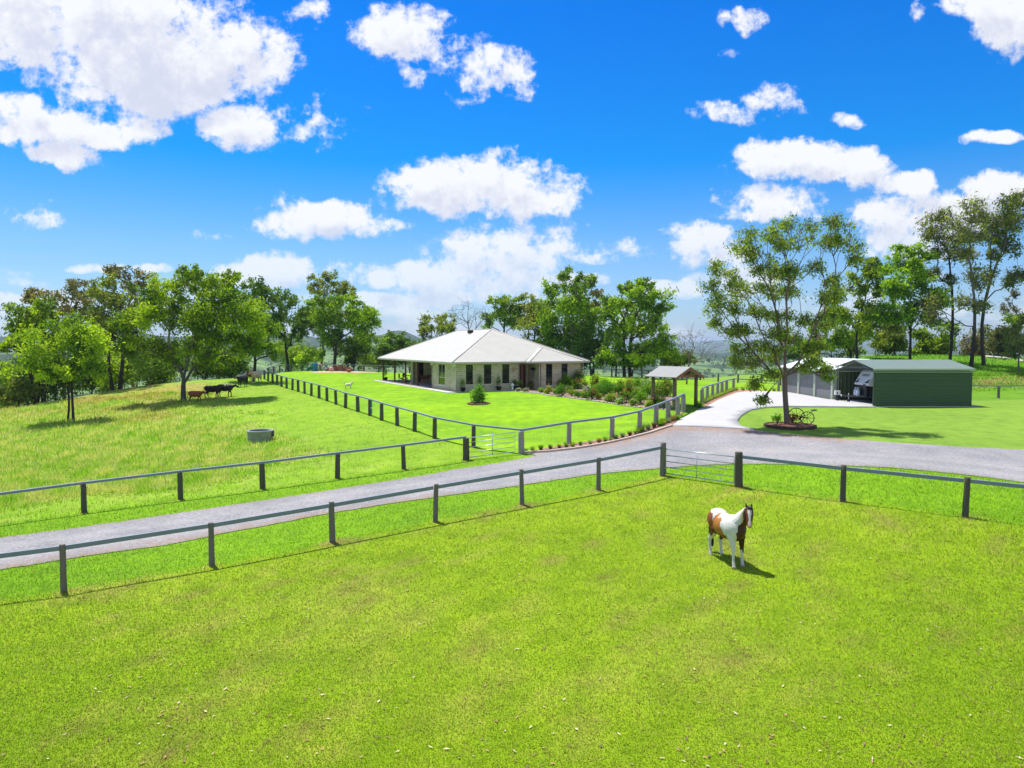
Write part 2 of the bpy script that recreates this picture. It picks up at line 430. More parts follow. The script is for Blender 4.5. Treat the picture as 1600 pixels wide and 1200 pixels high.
def sheet(name, poly, off, mat, cell=.7, step=.35, jit=0, parent=None, thick=0, flat=None, seed=1, colf=None):
    """a ground sheet filling a polygon, draped on the terrain"""
    b = densify(poly, step, jit, seed=seed); nb = len(b)
    arr = np.array(b); lo = arr.min(0); hi = arr.max(0)
    gx, gy = np.meshgrid(np.arange(lo[0], hi[0], cell), np.arange(lo[1], hi[1], cell)); P = np.c_[gx.ravel(), gy.ravel()]
    P = P[inside(P, b)]
    if len(P):
        keep = np.ones(len(P), bool)
        for i in range(0, nb, 1): keep &= ((P-arr[i])**2).sum(1) > (cell*.35)**2
        P = P[keep]
    vs = [Vector(p) for p in b] + [Vector(p) for p in P]
    r_ = delaunay_2d_cdt(vs, [], [list(range(nb))], 1, 1e-5)
    V2 = np.array([(v.x, v.y) for v in r_[0]]); Fc = [f for f in r_[2]]
    z = (H(V2[:, 0], V2[:, 1]) if flat is None else np.full(len(V2), flat)) + off
    V3 = np.c_[V2, z]
    tri = []
    for f in Fc:
        for i in range(1, len(f)-1): tri.append((f[0], f[i], f[i+1]))
    tri = np.array(tri)
    a_, b_, c_ = V3[tri[:, 0]], V3[tri[:, 1]], V3[tri[:, 2]]
    nz = np.cross(b_-a_, c_-a_)[:, 2]; tri[nz < 0] = tri[nz < 0][:, ::-1]
    if thick:   # vertical skirt all round
        nV = len(V3); ob = [tuple(v) for v in V3]; rim = []
        d = {}
        for f in tri:
            for i in range(3):
                e = (int(f[i]), int(f[(i+1) % 3])); d[e] = d.get(e, 0)+1
        ext = [e for e in d if (e[1], e[0]) not in d]
        idx = {}; extra = []
        for e in ext:
            for v in e:
                if v not in idx: idx[v] = nV+len(extra); q = V3[v].copy(); q[2] -= thick; extra.append(q)
        sk = []
        for a, c in ext: sk += [(a, idx[a], idx[c]), (a, idx[c], c)]
        V3 = np.r_[V3, np.array(extra)]; tri = np.r_[tri, np.array(sk)]
    o = mesh_np(name, V3, tri, mat, parent, col=None if colf is None else colf(V3[:, 0], V3[:, 1]), smooth=False)
    return o
# ------------------------------------------------------------------ zones of the ground
def xy(p): return (p.x, p.y)
FRONT_W = [W(*p) for p in FRONT]; FRONT_RW = [W(*p) for p in FRONT_R]; SECOND_W = [W(*p) for p in SECOND]
def extend(L, n, front):
    for _ in range(n):
        if front: L.insert(0, L[0]*2-L[1])
        else: L.append(L[-1]*2-L[-2])
extend(FRONT_W, 4, True); extend(SECOND_W, 4, True); extend(FRONT_RW, 3, False)
for L in (FRONT_W, FRONT_RW, SECOND_W):
    for p in L: p.z = h1(p.x, p.y)
def base(L):
    o = []
    for q in L: p = W(*q); p.z = h1(p.x, p.y); o.append(p)
    return o
LAWN_LW = base(LAWN_L); LAWN_FW = base(LAWN_F); DRIVE_W = base(DRIVE_F)
PADDOCK = [xy(p) for p in FRONT_W] + [xy(p) for p in FRONT_RW] + [(40, 4), (40, -14), (-40, -14), (-40, 3)]
FAR_FENCE_PX = [(419,583,100),(428,582,104),(437,582,108),(455,582,112),(472,582,113),(500,582,114),(535,582,114.5),(569,582,115),(600,583,115),(640,584,115),(700,585,115),(780,586,115),(850,587,114),(925,588,112),(956,589,110),(988,589.4,108),(1013,590.5,106),(1038,592,104),(1066,593,101.5),(1094,594,99),(1122,597,96),(1153,598,92),(1190,600,88),(1219,601,84)]
FAR_W = base(FAR_FENCE_PX)
LAWN = [xy(p) for p in LAWN_LW] + [xy(p) for p in FAR_W] + [xy(p) for p in reversed(DRIVE_W)] + [(13.0, 51.0)] + [xy(p) for p in reversed(LAWN_FW[1:])]
def road_pts(L): return [xy(G(*p)) for p in L]
ROAD_UP = [(-700,925),(-350,886),(-60,848),(0,840.5),(100,828),(200,814),(300,799),(400,784),(500,769),(600,753),(680,740),(710,734),(775,724.5),(812,717.5),(838,713),(826,709),(817,708.8),(855,707),(895,702.5),(930,697),(980,686.5),(1017,677),(1036,670.5),(1050,666.3)]
ROAD_UP2 = [(1180,672),(1200,676),(1250,680.5),(1300,684.5),(1400,692.5),(1500,698.5),(1600,703),(1700,707),(2000,722),(2400,744)]
ROAD_DN = [(2400,868),(2000,812),(1700,768),(1600,754.5),(1545,747),(1487,740),(1440,735.5),(1400,732),(1300,728),(1240,726),(1170,725.5),(1111,726.7),(1070,729),(1030,732.5),(980,736.5),(930,741.5),(870,750),(805,760.5),(740,769),(680,777.5),(600,789),(500,805.5),(400,825),(375,829),(262,852),(180,863),(100,875),(0,891),(-60,899),(-350,942),(-700,996)]
ROAD = road_pts(ROAD_UP) + road_pts(ROAD_UP2) + road_pts(ROAD_DN)
CONC_PX = [(1050,666.3),(1062,656.5),(1073,651),(1084,646),(1092,640.5),(1103,637),(1116,629.5),(1127.6,623.8),(1139,619),(1150,614.8),(1166,612.8),(1183,612.2),(1219,613.2)]
CONC_PX2 = [(1366,636.8),(1300,636.6),(1230,636.3),(1205,637),(1190,638.5),(1174,641.5),(1165,646),(1157,652),(1152,659),(1158,667),(1180,672)]
CONC = [xy(G(*p)) for p in CONC_PX] + [(27.05, 70.9), (27.4, 61.3), (28.2, 61.3), (28.2, 54.9)] + [xy(G(*p)) for p in CONC_PX2]
def seg_dist(x, y, pts):
    d = np.full(x.shape, 1e9)
    for i in range(len(pts)-1):
        ax, ay = pts[i][:2]; bx, by = pts[i+1][:2]; L = (bx-ax)**2+(by-ay)**2
        t = np.clip(((x-ax)*(bx-ax)+(y-ay)*(by-ay))/L, 0, 1)
        d = np.minimum(d, np.hypot(x-ax-t*(bx-ax), y-ay-t*(by-ay)))
    return d
HILL = [xy(p) for p in SECOND_W] + [xy(p) for p in LAWN_LW] + [(-60, 118), (-110, 110), (-110, 20), (-45, 22)]
G_PAD = np.array((.192,.300,.005)); G_VERGE = np.array((.150,.300,.004)); G_LAWN = np.array((.170,.350,.001)); G_RIGHT = np.array((.165,.285,.028))
G_STRAW = np.array((.40,.40,.12)); G_RUST = np.array((.27,.19,.05)); G_HILL = np.array((.175,.32,.010)); G_DULL = np.array((.25,.335,.025)); G_MOUND = np.array((.11,.24,.010))
def tallness(x, y):
    """0..1 how long and seedy the grass of the left hill is"""
    d = seg_dist(x, y, [xy(p) for p in LAWN_LW]); d2 = seg_dist(x, y, [xy(p) for p in SECOND_W])
    n = vnoise(x, y, 9, 11)*.5 + vnoise(x, y, 3.1, 12)*.35
    hill = inside(np.c_[x.ravel(), y.ravel()], HILL).reshape(x.shape)
    return np.where(hill, np.clip(sstep(4.5, 13, d + n*4)*(sstep(1.2, 5, d2 + n*1.5)*.9+.1) + .12, 0, 1), 0)
def ground_col(x, y):
    x = np.asarray(x, float); y = np.asarray(y, float); P = np.c_[x.ravel(), y.ravel()]; n = len(P)
    c = np.tile(G_VERGE, (n, 1)).astype(float)
    X, Y = P[:, 0], P[:, 1]
    n1 = vnoise(X, Y, 7, 21); n2 = vnoise(X, Y, 2.3, 22); n3 = vnoise(X, Y, 23, 23)
    vg = sstep(.0, 1.1, n1*.5+n2*.6)[:, None]; c = c*(1-vg*.45) + np.array((.115,.235,.012))*vg*.45
    pad = inside(P, PADDOCK)
    w = sstep(.1, 1.4, n1*.7+n2*.5+n3*.5)[:, None]
    c[pad] = (G_PAD*(1-w*.7) + G_DULL*w*.7)[pad]
    # small worn, brown-flecked patches
    m1 = sstep(.35, 1.0, vnoise(X, Y, 1.7, 61)*.6 + vnoise(X, Y, .55, 62)*.55 + n3*.35)[:, None]*.5
    m2 = sstep(.42, 1.0, vnoise(X, Y, .9, 63)*.6 + vnoise(X, Y, .33, 64)*.6 + n1*.3)[:, None]*.6
    cp_ = (c*(1-m1) + np.array((.30,.30,.05))*m1); cp_ = cp_*(1-m2) + np.array((.20,.15,.05))*m2; c[pad] = cp_[pad]
    pd = np.full(n, 9.)
    for p_ in FRONT_W + FRONT_RW + SECOND_W: pd = np.minimum(pd, np.hypot(X-p_.x-.05, Y-p_.y+.08))
    k_ = sstep(.42, .12, pd)[:, None]*.8; c = c*(1-k_) + np.array((.24,.15,.07))*k_
    right = (X > 14) & (Y > 30) & ~pad
    c[right] = G_RIGHT
    t = tallness(X, Y); hill = t > 0
    a = sstep(-.5, .9, n2 + n1*.4)[:, None]; b = (sstep(.25, 1.1, vnoise(X, Y, 13, 31)) * sstep(40, 75, Y))[:, None]
    hc = G_HILL*(1-a*.8*t[:, None]) + G_STRAW*(a*.8*t[:, None])
    b = np.maximum(b, (np.exp(-((Y-(78+.12*(X+40)))/9)**2)*sstep(-.9, .3, n1+n2*.5)*.9)[:, None])
    hc = hc*(1-b*.85*t[:, None]) + G_RUST*b*.85*t[:, None]
    c[hill] = hc[hill]
    mound = (X > 34) & (Y > 62) & (np.hypot(X, Y) < 160)
    c[mound] = (G_MOUND*(1-w*.3) + G_DULL*w*.3)[mound]
    # bare reddish soil along the foot of the mound
    soil = np.exp(-((Y - (75 + .06*X))/2.6)**2)*sstep(44, 50, X)*sstep(-.9, .3, n2)
    c = c*(1-.6*soil[:, None]) + np.array((.30, .17, .10))*.6*soil[:, None]
    r = np.hypot(X, Y)
    far = sstep(118, 170, r)[:, None]
    f = sstep(-.25, .35, vnoise(X, Y, 420, 41) + .5*vnoise(X, Y, 140, 42))[:, None]
    f = np.maximum(f, sstep(1900, 2250, r)[:, None]*sstep(-1.1, -.2, vnoise(X, Y, 300, 43))[:, None])
    fc = np.array((.16, .26, .07))*(1-f) + np.array((.030, .062, .016))*f
    c = c*(1-far) + fc*far
    return c.reshape(*x.shape, 3)

def ground_mat():
    m, t, out = new_mat('pasture'); a = t.add('ShaderNodeVertexColor'); a.layer_name = 'Col'
    geo = t.add('ShaderNodeNewGeometry'); P = geo.outputs['Position']
    ln = t.vmath('LENGTH', P).outputs['Value']
    fm = t.add('ShaderNodeMapRange'); t.link(ln, fm.inputs[0]); fm.inputs[1].default_value = 150; fm.inputs[2].default_value = 500
    n1 = t.noise(P, 1.1, 8, .72); n2 = t.noise(P, .11, 3, .5); n3 = t.noise(P, .035, 8, .7)
    k1 = t.ramp(n1, [(.28, (.62, .66, .7)), (.5, (1, 1, 1)), (.74, (1.28, 1.18, 1.2))])
    k2 = t.ramp(n2, [(.3, (.88, .9, .9)), (.7, (1.12, 1.08, 1.05))])
    kf = t.ramp(n3, [(.3, (.45, .5, .5)), (.5, (1, 1, 1)), (.72, (1.9, 1.8, 1.6))])
    c = t.mix(1, t.mix(1, a.outputs[0], k1, 'MULTIPLY'), k2, 'MULTIPLY')
    c = t.mix(fm.outputs[0], c, t.mix(1, a.outputs[0], kf, 'MULTIPLY'))
    p = t.add('ShaderNodeBsdfPrincipled'); t.link(c, p.inputs['Base Color']); p.inputs['Roughness'].default_value = .9; p.inputs['Specular IOR Level'].default_value = .15
    b1 = t.add('ShaderNodeBump'); b1.inputs['Strength'].default_value = .9; b1.inputs['Distance'].default_value = .05
    t.link(t.noise(P, 7, 6, .75), b1.inputs['Height'])
    b2 = t.add('ShaderNodeBump'); t.link(fm.outputs[0], b2.inputs['Strength']); b2.inputs['Distance'].default_value = 14
    t.link(t.noise(P, .045, 6, .7), b2.inputs['Height']); t.link(b1.outputs[0], b2.inputs['Normal']); t.link(b2.outputs[0], p.inputs['Normal'])
    t.link(p.outputs[0], out.inputs[0]); return m
def axis(lo, hi, step, far_lo, far_hi, gr=1.085):
    c = list(np.arange(lo, hi+1e-6, step)); s = step; v = c[-1]
    while v < far_hi: s *= gr; v += s; c.append(v)
    s = step; v = c[0]
    while v > far_lo: s *= gr; v -= s; c.insert(0, v)
    return np.array(c)
def build_ground():
    xs = axis(-52, 50, .7, -13000, 13000, 1.05); ys = axis(4, 118, .7, -900, 13000, 1.045)
    X, Y = np.meshgrid(xs, ys); Z = H(X, Y)
    V = np.c_[X.ravel(), Y.ravel(), Z.ravel()]; nx = len(xs); ny = len(ys)
    i = np.arange(nx-1)[None, :] + nx*np.arange(ny-1)[:, None]; i = i.ravel()
    Fc = np.c_[i, i+1, i+1+nx, i+nx]
    o = mesh_np('ground', V, Fc, ground_mat(), col=ground_col(V[:, 0], V[:, 1]), smooth=True)
    tag(o, 'grassy rural ground rolling away to a valley and far hills', 'ground', kind='structure')
build_ground()

# ------------------------------------------------------------------ surface materials
def gravel_mat():
    m, t, out = new_mat('gravel'); geo = t.add('ShaderNodeNewGeometry'); P = geo.outputs['Position']
    n1 = t.noise(P, 9, 8, .8); n2 = t.noise(P, .45, 5, .6); n3 = t.noise(P, 30, 3, .6)
    c = t.ramp(n1, [(.3, (.125, .13, .145)), (.5, (.25, .255, .275)), (.72, (.42, .42, .435))])
    c = t.mix(1, c, t.ramp(n2, [(.35, (.84, .82, .82)), (.6, (1.08, 1.03, 1.0)), (.72, (1.2, 1.08, .98))]), 'MULTIPLY')
    # compacted wheel tracks run pale along the drive, the edges are dusty
    at_ = t.add('ShaderNodeVertexColor'); at_.layer_name = 'Col'; se = t.add('ShaderNodeSeparateColor'); t.link(at_.outputs[0], se.inputs[0])
    wob = t.noise(P, 1.6, 5, .7)
    trk = t.math('MULTIPLY', se.outputs[1], t.math('MULTIPLY_ADD', wob, 1.2, -.05), clamp=True)
    c = t.mix(t.math('MULTIPLY', trk, .6), c, (.40, .385, .375))
    edg = t.math('MULTIPLY', se.outputs[2], t.math('MULTIPLY_ADD', wob, 1.9, -.35), clamp=True)
    c = t.mix(t.math('MULTIPLY', edg, .55), c, (.22, .16, .11))
    # rusty leaf litter near the slab and in the middle
    n4 = t.noise(P, 3.4, 6, .7); sp = t.add('ShaderNodeVertexColor'); sp.layer_name = 'Col'
    rust = t.ramp(n4, [(.42, (0, 0, 0)), (.58, (1, 1, 1))])
    fac = t.math('MULTIPLY', _sepr(t, sp.outputs[0]), _sepr(t, rust))
    c = t.mix(fac, c, (.30, .16, .085))
    p = t.add('ShaderNodeBsdfPrincipled'); t.link(c, p.inputs['Base Color']); p.inputs['Roughness'].default_value = .9; p.inputs['Specular IOR Level'].default_value = .2
    b = t.add('ShaderNodeBump'); b.inputs['Strength'].default_value = .8; b.inputs['Distance'].default_value = .03
    t.link(n3, b.inputs['Height']); t.link(b.outputs[0], p.inputs['Normal']); t.link(p.outputs[0], out.inputs[0]); return m
def _sepr(t, c):
    s = t.add('ShaderNodeSeparateColor'); t.link(c, s.inputs[0]); return s.outputs[0]
KERB_PX = [(817,708.8),(855,707),(895,702.5),(930,697),(980,686.5),(1017,677),(1036,670.5),(1050,666.3)]
KERB_W = [xy(G(*p)) for p in KERB_PX]
def road_col(x, y):
    d = seg_dist(x, y, [xy(G(930,696)), xy(G(1050,667)), xy(G(1180,673)), xy(G(1300,686))])
    k = np.exp(-(d/1.3)**2)*.95 + np.exp(-(seg_dist(x, y, [xy(G(0,889)), xy(G(400,823)), xy(G(680,775))])/.5)**2)*.55 + .03
    e1 = seg_dist(x, y, ROAD[:len(ROAD_UP)]); e2 = seg_dist(x, y, road_pts(ROAD_DN)); wd = e1+e2; off = (e1-e2)/2
    lane = np.abs(np.abs(off) - .78); tr_ = np.exp(-(lane/.28)**2)*sstep(8.5, 5, wd)
    edge = np.exp(-(np.minimum(e1, e2)/.35)**2)
    x2 = sstep(9, 14, x)*np.exp(-((e2-1.3)/.5)**2) + sstep(9, 14, x)*np.exp(-((e2-3.1)/.5)**2)
    return np.stack([np.clip(k, 0, 1), np.clip(tr_ + .8*x2, 0, 1), edge], 1)
GRAVEL = gravel_mat()
tag(sheet('gravel_drive', ROAD, .022, GRAVEL, cell=.4, step=.3, jit=.05, colf=road_col), 'grey gravel drive curving between the two rail fences', 'drive', kind='structure')
CONCM = plain('concrete', (.41, .40, .40), .8, var=.07, scale=.8, bump=.2, bscale=30)
tag(sheet('concrete_driveway', CONC, .075, CONCM, cell=.9, step=.5, thick=.1), 'pale concrete driveway leading up to the garage', 'driveway', kind='structure')
def lawn_mat():
    m, t, out = new_mat('lawn'); geo = t.add('ShaderNodeNewGeometry'); P = geo.outputs['Position']
    a = t.noise(t.vmath('MULTIPLY', P, (1, .55, 1)).outputs[0], 1.4, 6, .65); b = t.noise(P, .12, 3, .5); s = t.vmath('MULTIPLY', P, (.25, 1.6, 1)).outputs[0]; st = t.noise(s, .5, 4, .6)
    c = t.ramp(a, [(.28, (.125,.265,.001)), (.5, tuple(G_LAWN)), (.74, (.24,.43,.004))])
    c = t.mix(1, c, t.ramp(b, [(.3, (.80, .86, .9)), (.7, (1.2, 1.08, 1))]), 'MULTIPLY')
    c = t.mix(1, c, t.ramp(st, [(.35, (.87, .90, 1)), (.65, (1.12, 1.08, 1.2))]), 'MULTIPLY')
    p = t.add('ShaderNodeBsdfPrincipled'); t.link(c, p.inputs['Base Color']); p.inputs['Roughness'].default_value = .9; p.inputs['Specular IOR Level'].default_value = .15
    bp = t.add('ShaderNodeBump'); bp.inputs['Strength'].default_value = .8; bp.inputs['Distance'].default_value = .04
    t.link(t.noise(P, 9, 5, .75), bp.inputs['Height']); t.link(bp.outputs[0], p.inputs['Normal']); t.link(p.outputs[0], out.inputs[0]); return m
tag(sheet('lawn', LAWN, .02, lawn_mat(), cell=1.0, step=.6), 'smooth bright green fenced lawn around the house', 'lawn', kind='structure')

# ------------------------------------------------------------------ fences
def wood(name, col, var=.3):
    return plain(name, col, .85, var=var, scale=9, bump=.7, bscale=14, stretch=(6, 6, .8))
W_GREY = wood('weathered_grey_timber', (.17, .15, .135)); W_DARK = wood('dark_weathered_timber', (.085, .075, .06)); W_PALE = wood('pale_weathered_timber', (.30, .275, .26))
RAILM = plain('steel_rail', (.19, .225, .295), .6, 0, var=.1, scale=2); GALV = plain('galvanised', (.52, .56, .60), .35, .6, var=.08)
def post_mesh(r, h, mat, seed):
    q = random.Random(seed); n = 12; b = MB(); rings = [0, .02, h*.3, h*.6, h*.86, h-.015, h]
    ph = [1 + q.uniform(-.07, .07) for _ in range(n)]
    vs = []
    for i, z in enumerate(rings):
        k = [1.1, 1.06, 1.02, .99, .96, .96, .86][i]; dx = q.uniform(-.006, .006)
        for j in range(n):
            t = 2*math.pi*j/n; rr = r*k*ph[j]*(1+q.uniform(-.02, .02)); vs.append((rr*math.cos(t)+dx, rr*math.sin(t), z - (.35 if i == 0 else 0)))
    fs = [(i*n+j, i*n+(j+1) % n, (i+1)*n+(j+1) % n, (i+1)*n+j) for i in range(len(rings)-1) for j in range(n)]
    b.add(vs, fs, True); b.add(vs[-n:], [tuple(range(n))])
    return b
def fence(label, pts, r, h, mat, rail=(.07, .13), rail_top=None, on_top=False, wires=0, big=(), name='rail_fence', netting=False, skip=()):
    root = empty(name, pts[0], 0, label, 'fence')
    o0 = pts[0]; proto = {}
    for i, p in enumerate(pts):
        if i in skip: continue
        key = ('b' if i in big else 'n', i % 4)
        hh = h if not on_top else h - rail[1]; rr = r
        if i in big: rr, hh = r*1.5, hh + (.1 if not on_top else .0)
        if key not in proto:
            po = post_mesh(rr, hh, mat, hash(key) % 97 + i).build('post', mat, root); proto[key] = po
        else:
            po = proto[key].copy(); COL.objects.link(po); po.parent = root
        po.location = p - o0; q = random.Random(i*7+3)
        po.rotation_euler = (q.uniform(-.03, .03), q.uniform(-.03, .03), q.uniform(0, 6)); po.scale = (q.uniform(.88, 1.12), q.uniform(.88, 1.12), 1 if on_top else q.uniform(.99, 1.03))
    tops = [p + Vector((0, 0, h - rail[1]/2 - (.03 if not on_top else 0))) for p in pts]
    for i in range(len(pts)-1):
        a, b = tops[i]-o0, tops[i+1]-o0; d = (b-a).normalized()
        if not on_top: a = a + d*(r*.8); b = b - d*(r*.8)
        MB().beam(a, b, rail[0], rail[1]).build('rail', RAILM, root, bevel=.008)
        if wires:
            w_ = MB()
            for k in range(wires):
                z = (k+1)/(wires+1)*(h-.15)
                w_.tube([pts[i]-o0+Vector((0, 0, z)), pts[i+1]-o0+Vector((0, 0, z))], .0035, 4, cap=False)
            if netting:
                L = (pts[i+1]-pts[i]).length; n = int(L/.3)
                for k in range(1, n):
                    q = pts[i].lerp(pts[i+1], k/n)-o0; w_.tube([q+Vector((0, 0, .03)), q+Vector((0, 0, h-.2))], .0025, 3, cap=False)
            w_.build('wire', GALV, root)
    return root
def gate(label, a, b, h=1.2, cx=.47):
    root = empty('farm_gate', a, math.atan2(b.y-a.y, b.x-a.x), label, 'gate')
    d = b-a; L = math.hypot(d.x, d.y); sl = d.z/L
    fr = MB()
    fr.tube([(.16, 0, .12+.16*sl), (.16, 0, h), (L-.2, 0, h+L*sl), (L-.2, 0, .12+L*sl), (.16, 0, .12+.16*sl)], .024, 8)
    fr.build('frame', GALV, root)
    for z in (.38, .64, .90):
        MB().tube([(.16, 0, z+.16*sl), (L-.2, 0, z+L*sl)], .019, 8).build('bar', GALV, root)
    MB().tube([(L*cx, -.02, .12+L*cx*sl), (L*cx, -.02, h+L*cx*sl)], .02, 8).build('brace', GALV, root)
    for z in (.35, .95): MB().box(.02, .17, -.03, .03, z-.03, z+.03).build('hinge', GALV, root)
    MB().tube([(L-.2, 0, .85+L*sl), (L-.08, -.03, .8+L*sl), (L-.02, -.05, .82+L*sl)], .012, 6).build('latch_chain', GALV, root)
    return root
fence('nearest rail fence, running from the left edge up to the paddock gate', FRONT_W, .088, 1.32, W_GREY, big=(11,))
fence('two-span steel rail fence on the right side of the paddock gate behind the horse', FRONT_RW, .10, 1.30, W_DARK, big=(0,))
gate('galvanised five-bar gate beside the drive behind the pinto horse', FRONT_W[-1], FRONT_RW[0], 1.17)
fence('rail fence along the far side of the drive at left below the cattle hill', SECOND_W, .115, 1.25, W_DARK, rail=(.12, .10), on_top=True, big=(10,))
gate('smaller galvanised gate at the lawn corner across the drive', SECOND_W[-1], LAWN_LW[0]+Vector((-.15, 0, 0)), 1.15, .5)
fence('long straight fence between the cattle hill and the bright lawn', LAWN_LW, .135, 1.30, W_DARK, rail=(.12, .09), on_top=True, wires=4, netting=True, skip=(0,))
fence('curved grey post fence along the gravel and garden strip in front of the lawn', [LAWN_LW[0]] + LAWN_FW[1:], .15, 1.30, W_PALE, rail=(.12, .11), on_top=True, wires=4, netting=True, big=())
fence('short pale-post fence climbing beside the concrete driveway past the gatehouse', DRIVE_W, .14, 1.12, W_PALE, rail=(.12, .10), on_top=True, wires=3, netting=True)
fence('distant rail fence along the back edge of the lawn in front of the trees', FAR_W, .11, 1.2, W_DARK, rail=(.10, .10), on_top=True, wires=3, netting=True)
_pr = [W(1500, 620.5, 68), W(1560, 623, 66.5), W(1622, 626, 65), W(1690, 630, 63.5)]
for p in _pr: p.z = h1(p.x, p.y)
fence('rail fence to the right of the green carport below the grassy mound', _pr, .12, 1.2, W_GREY, rail=(.10, .10), on_top=True)
# ------------------------------------------------------------------ house
def brick_mat(name, c1, c2, mort, sc_=1, bw=.40, bh=.20):
    m, t, out = new_mat(name); tc = t.add('ShaderNodeTexCoord'); s = t.add('ShaderNodeSeparateXYZ'); t.link(tc.outputs['Object'], s.inputs[0])
    cb = t.add('ShaderNodeCombineXYZ'); t.link(t.math('ADD', s.outputs[0], s.outputs[1]), cb.inputs[0]); t.link(s.outputs[2], cb.inputs[1])
    b = t.add('ShaderNodeTexBrick'); t.link(cb.outputs[0], b.inputs['Vector']); b.inputs['Scale'].default_value = 1
    b.inputs['Color1'].default_value = (*c1, 1); b.inputs['Color2'].default_value = (*c2, 1); b.inputs['Mortar'].default_value = (*mort, 1)
    b.inputs['Brick Width'].default_value = bw; b.inputs['Row Height'].default_value = bh; b.inputs['Mortar Size'].default_value = .022; b.inputs['Mortar Smooth'].default_value = .2
    c = t.mix(1, b.outputs[0], t.ramp(t.noise(tc.outputs['Object'], 1.3, 4, .6), [(.3, (.92, .92, .92)), (.7, (1.08, 1.07, 1.05))]), 'MULTIPLY')
    p = t.add('ShaderNodeBsdfPrincipled'); t.link(c, p.inputs['Base Color']); p.inputs['Roughness'].default_value = .85
    bp = t.add('ShaderNodeBump'); bp.inputs['Strength'].default_value = .8; bp.inputs['Distance'].default_value = .012; bp.invert = True
    t.link(b.outputs['Fac'], bp.inputs['Height']); t.link(bp.outputs[0], p.inputs['Normal']); t.link(p.outputs[0], out.inputs[0]); return m
def ribbed_mat(name, col, axis_=0, pitch=.2, rough=.45, metal=.1, depth=.03, var=.05):
    """profiled sheet metal: ribs across one object axis"""
    m, t, out = new_mat(name); tc = t.add('ShaderNodeTexCoord'); s = t.add('ShaderNodeSeparateXYZ'); t.link(tc.outputs['Object'], s.inputs[0])
    w_ = t.math('SINE', t.math('MULTIPLY', s.outputs[axis_], 2*math.pi/pitch))
    sh = t.add('ShaderNodeMapRange', interpolation_type='SMOOTHSTEP'); t.link(w_, sh.inputs[0]); sh.inputs[1].default_value = .1; sh.inputs[2].default_value = .8
    n = t.noise(tc.outputs['Object'], .9, 4, .6)
    c = t.ramp(n, [(.3, tuple(x*(1-var) for x in col)), (.7, tuple(min(1, x*(1+var)) for x in col))])
    p = t.add('ShaderNodeBsdfPrincipled'); t.link(c, p.inputs['Base Color']); p.inputs['Roughness'].default_value = rough; p.inputs['Metallic'].default_value = metal
    bp = t.add('ShaderNodeBump'); bp.inputs['Strength'].default_value = 1; bp.inputs['Distance'].default_value = depth
    t.link(sh.outputs[0], bp.inputs['Height']); t.link(bp.outputs[0], p.inputs['Normal']); t.link(p.outputs[0], out.inputs[0]); return m
BRICK = brick_mat('cream_brick', (.56, .49, .34), (.40, .34, .22), (.68, .62, .50))
ROOFM = ribbed_mat('house_roof_steel', (.43, .41, .365), 0, .19, .5, .05, .02); ROOFT = ribbed_mat('house_roof_steel_side', (.43, .41, .365), 1, .19, .5, .05, .02)
TRIM = plain('cream_trim', (.66, .62, .52), .5, var=.04); GUTTER = plain('gutter', (.48, .46, .42), .5, var=.04); SOFFIT = plain('soffit', (.42, .40, .35), .8, var=.04)
DARKF = plain('dark_frame', (.018, .015, .014), .4, var=.1); REDW = plain('red_stained_timber', (.11, .032, .018), .6, var=.25, scale=8, stretch=(5, 5, .6))
WHITE = plain('white_paint', (.78, .78, .76), .5, var=.03); BLACK = plain('black_paint', (.012, .012, .013), .45); TERRA = plain('terracotta', (.33, .12, .06), .8)
LEAFD = None
def glass_mat(name, tint=(.012, .016, .018)):
    m, t, out = new_mat(name); p = t.add('ShaderNodeBsdfPrincipled'); p.inputs['Base Color'].default_value = (*tint, 1)
    p.inputs['Roughness'].default_value = .04; p.inputs['Specular IOR Level'].default_value = .55
    t.link(p.outputs[0], out.inputs[0]); return m
GLASS = glass_mat('dark_glass'); GLASS2 = glass_mat('curtained_glass', (.10, .11, .10))
FZ = CZ - 4.58
Hs = Vector((E.x, E.y, FZ)); RZ = math.atan2(.45, .893)
house = empty('brick_house', Hs, RZ, 'low cream brick farmhouse with pale grey hipped metal roof and corner verandah', 'house')
TAN = math.tan(R(23.5)); ZE = 2.84
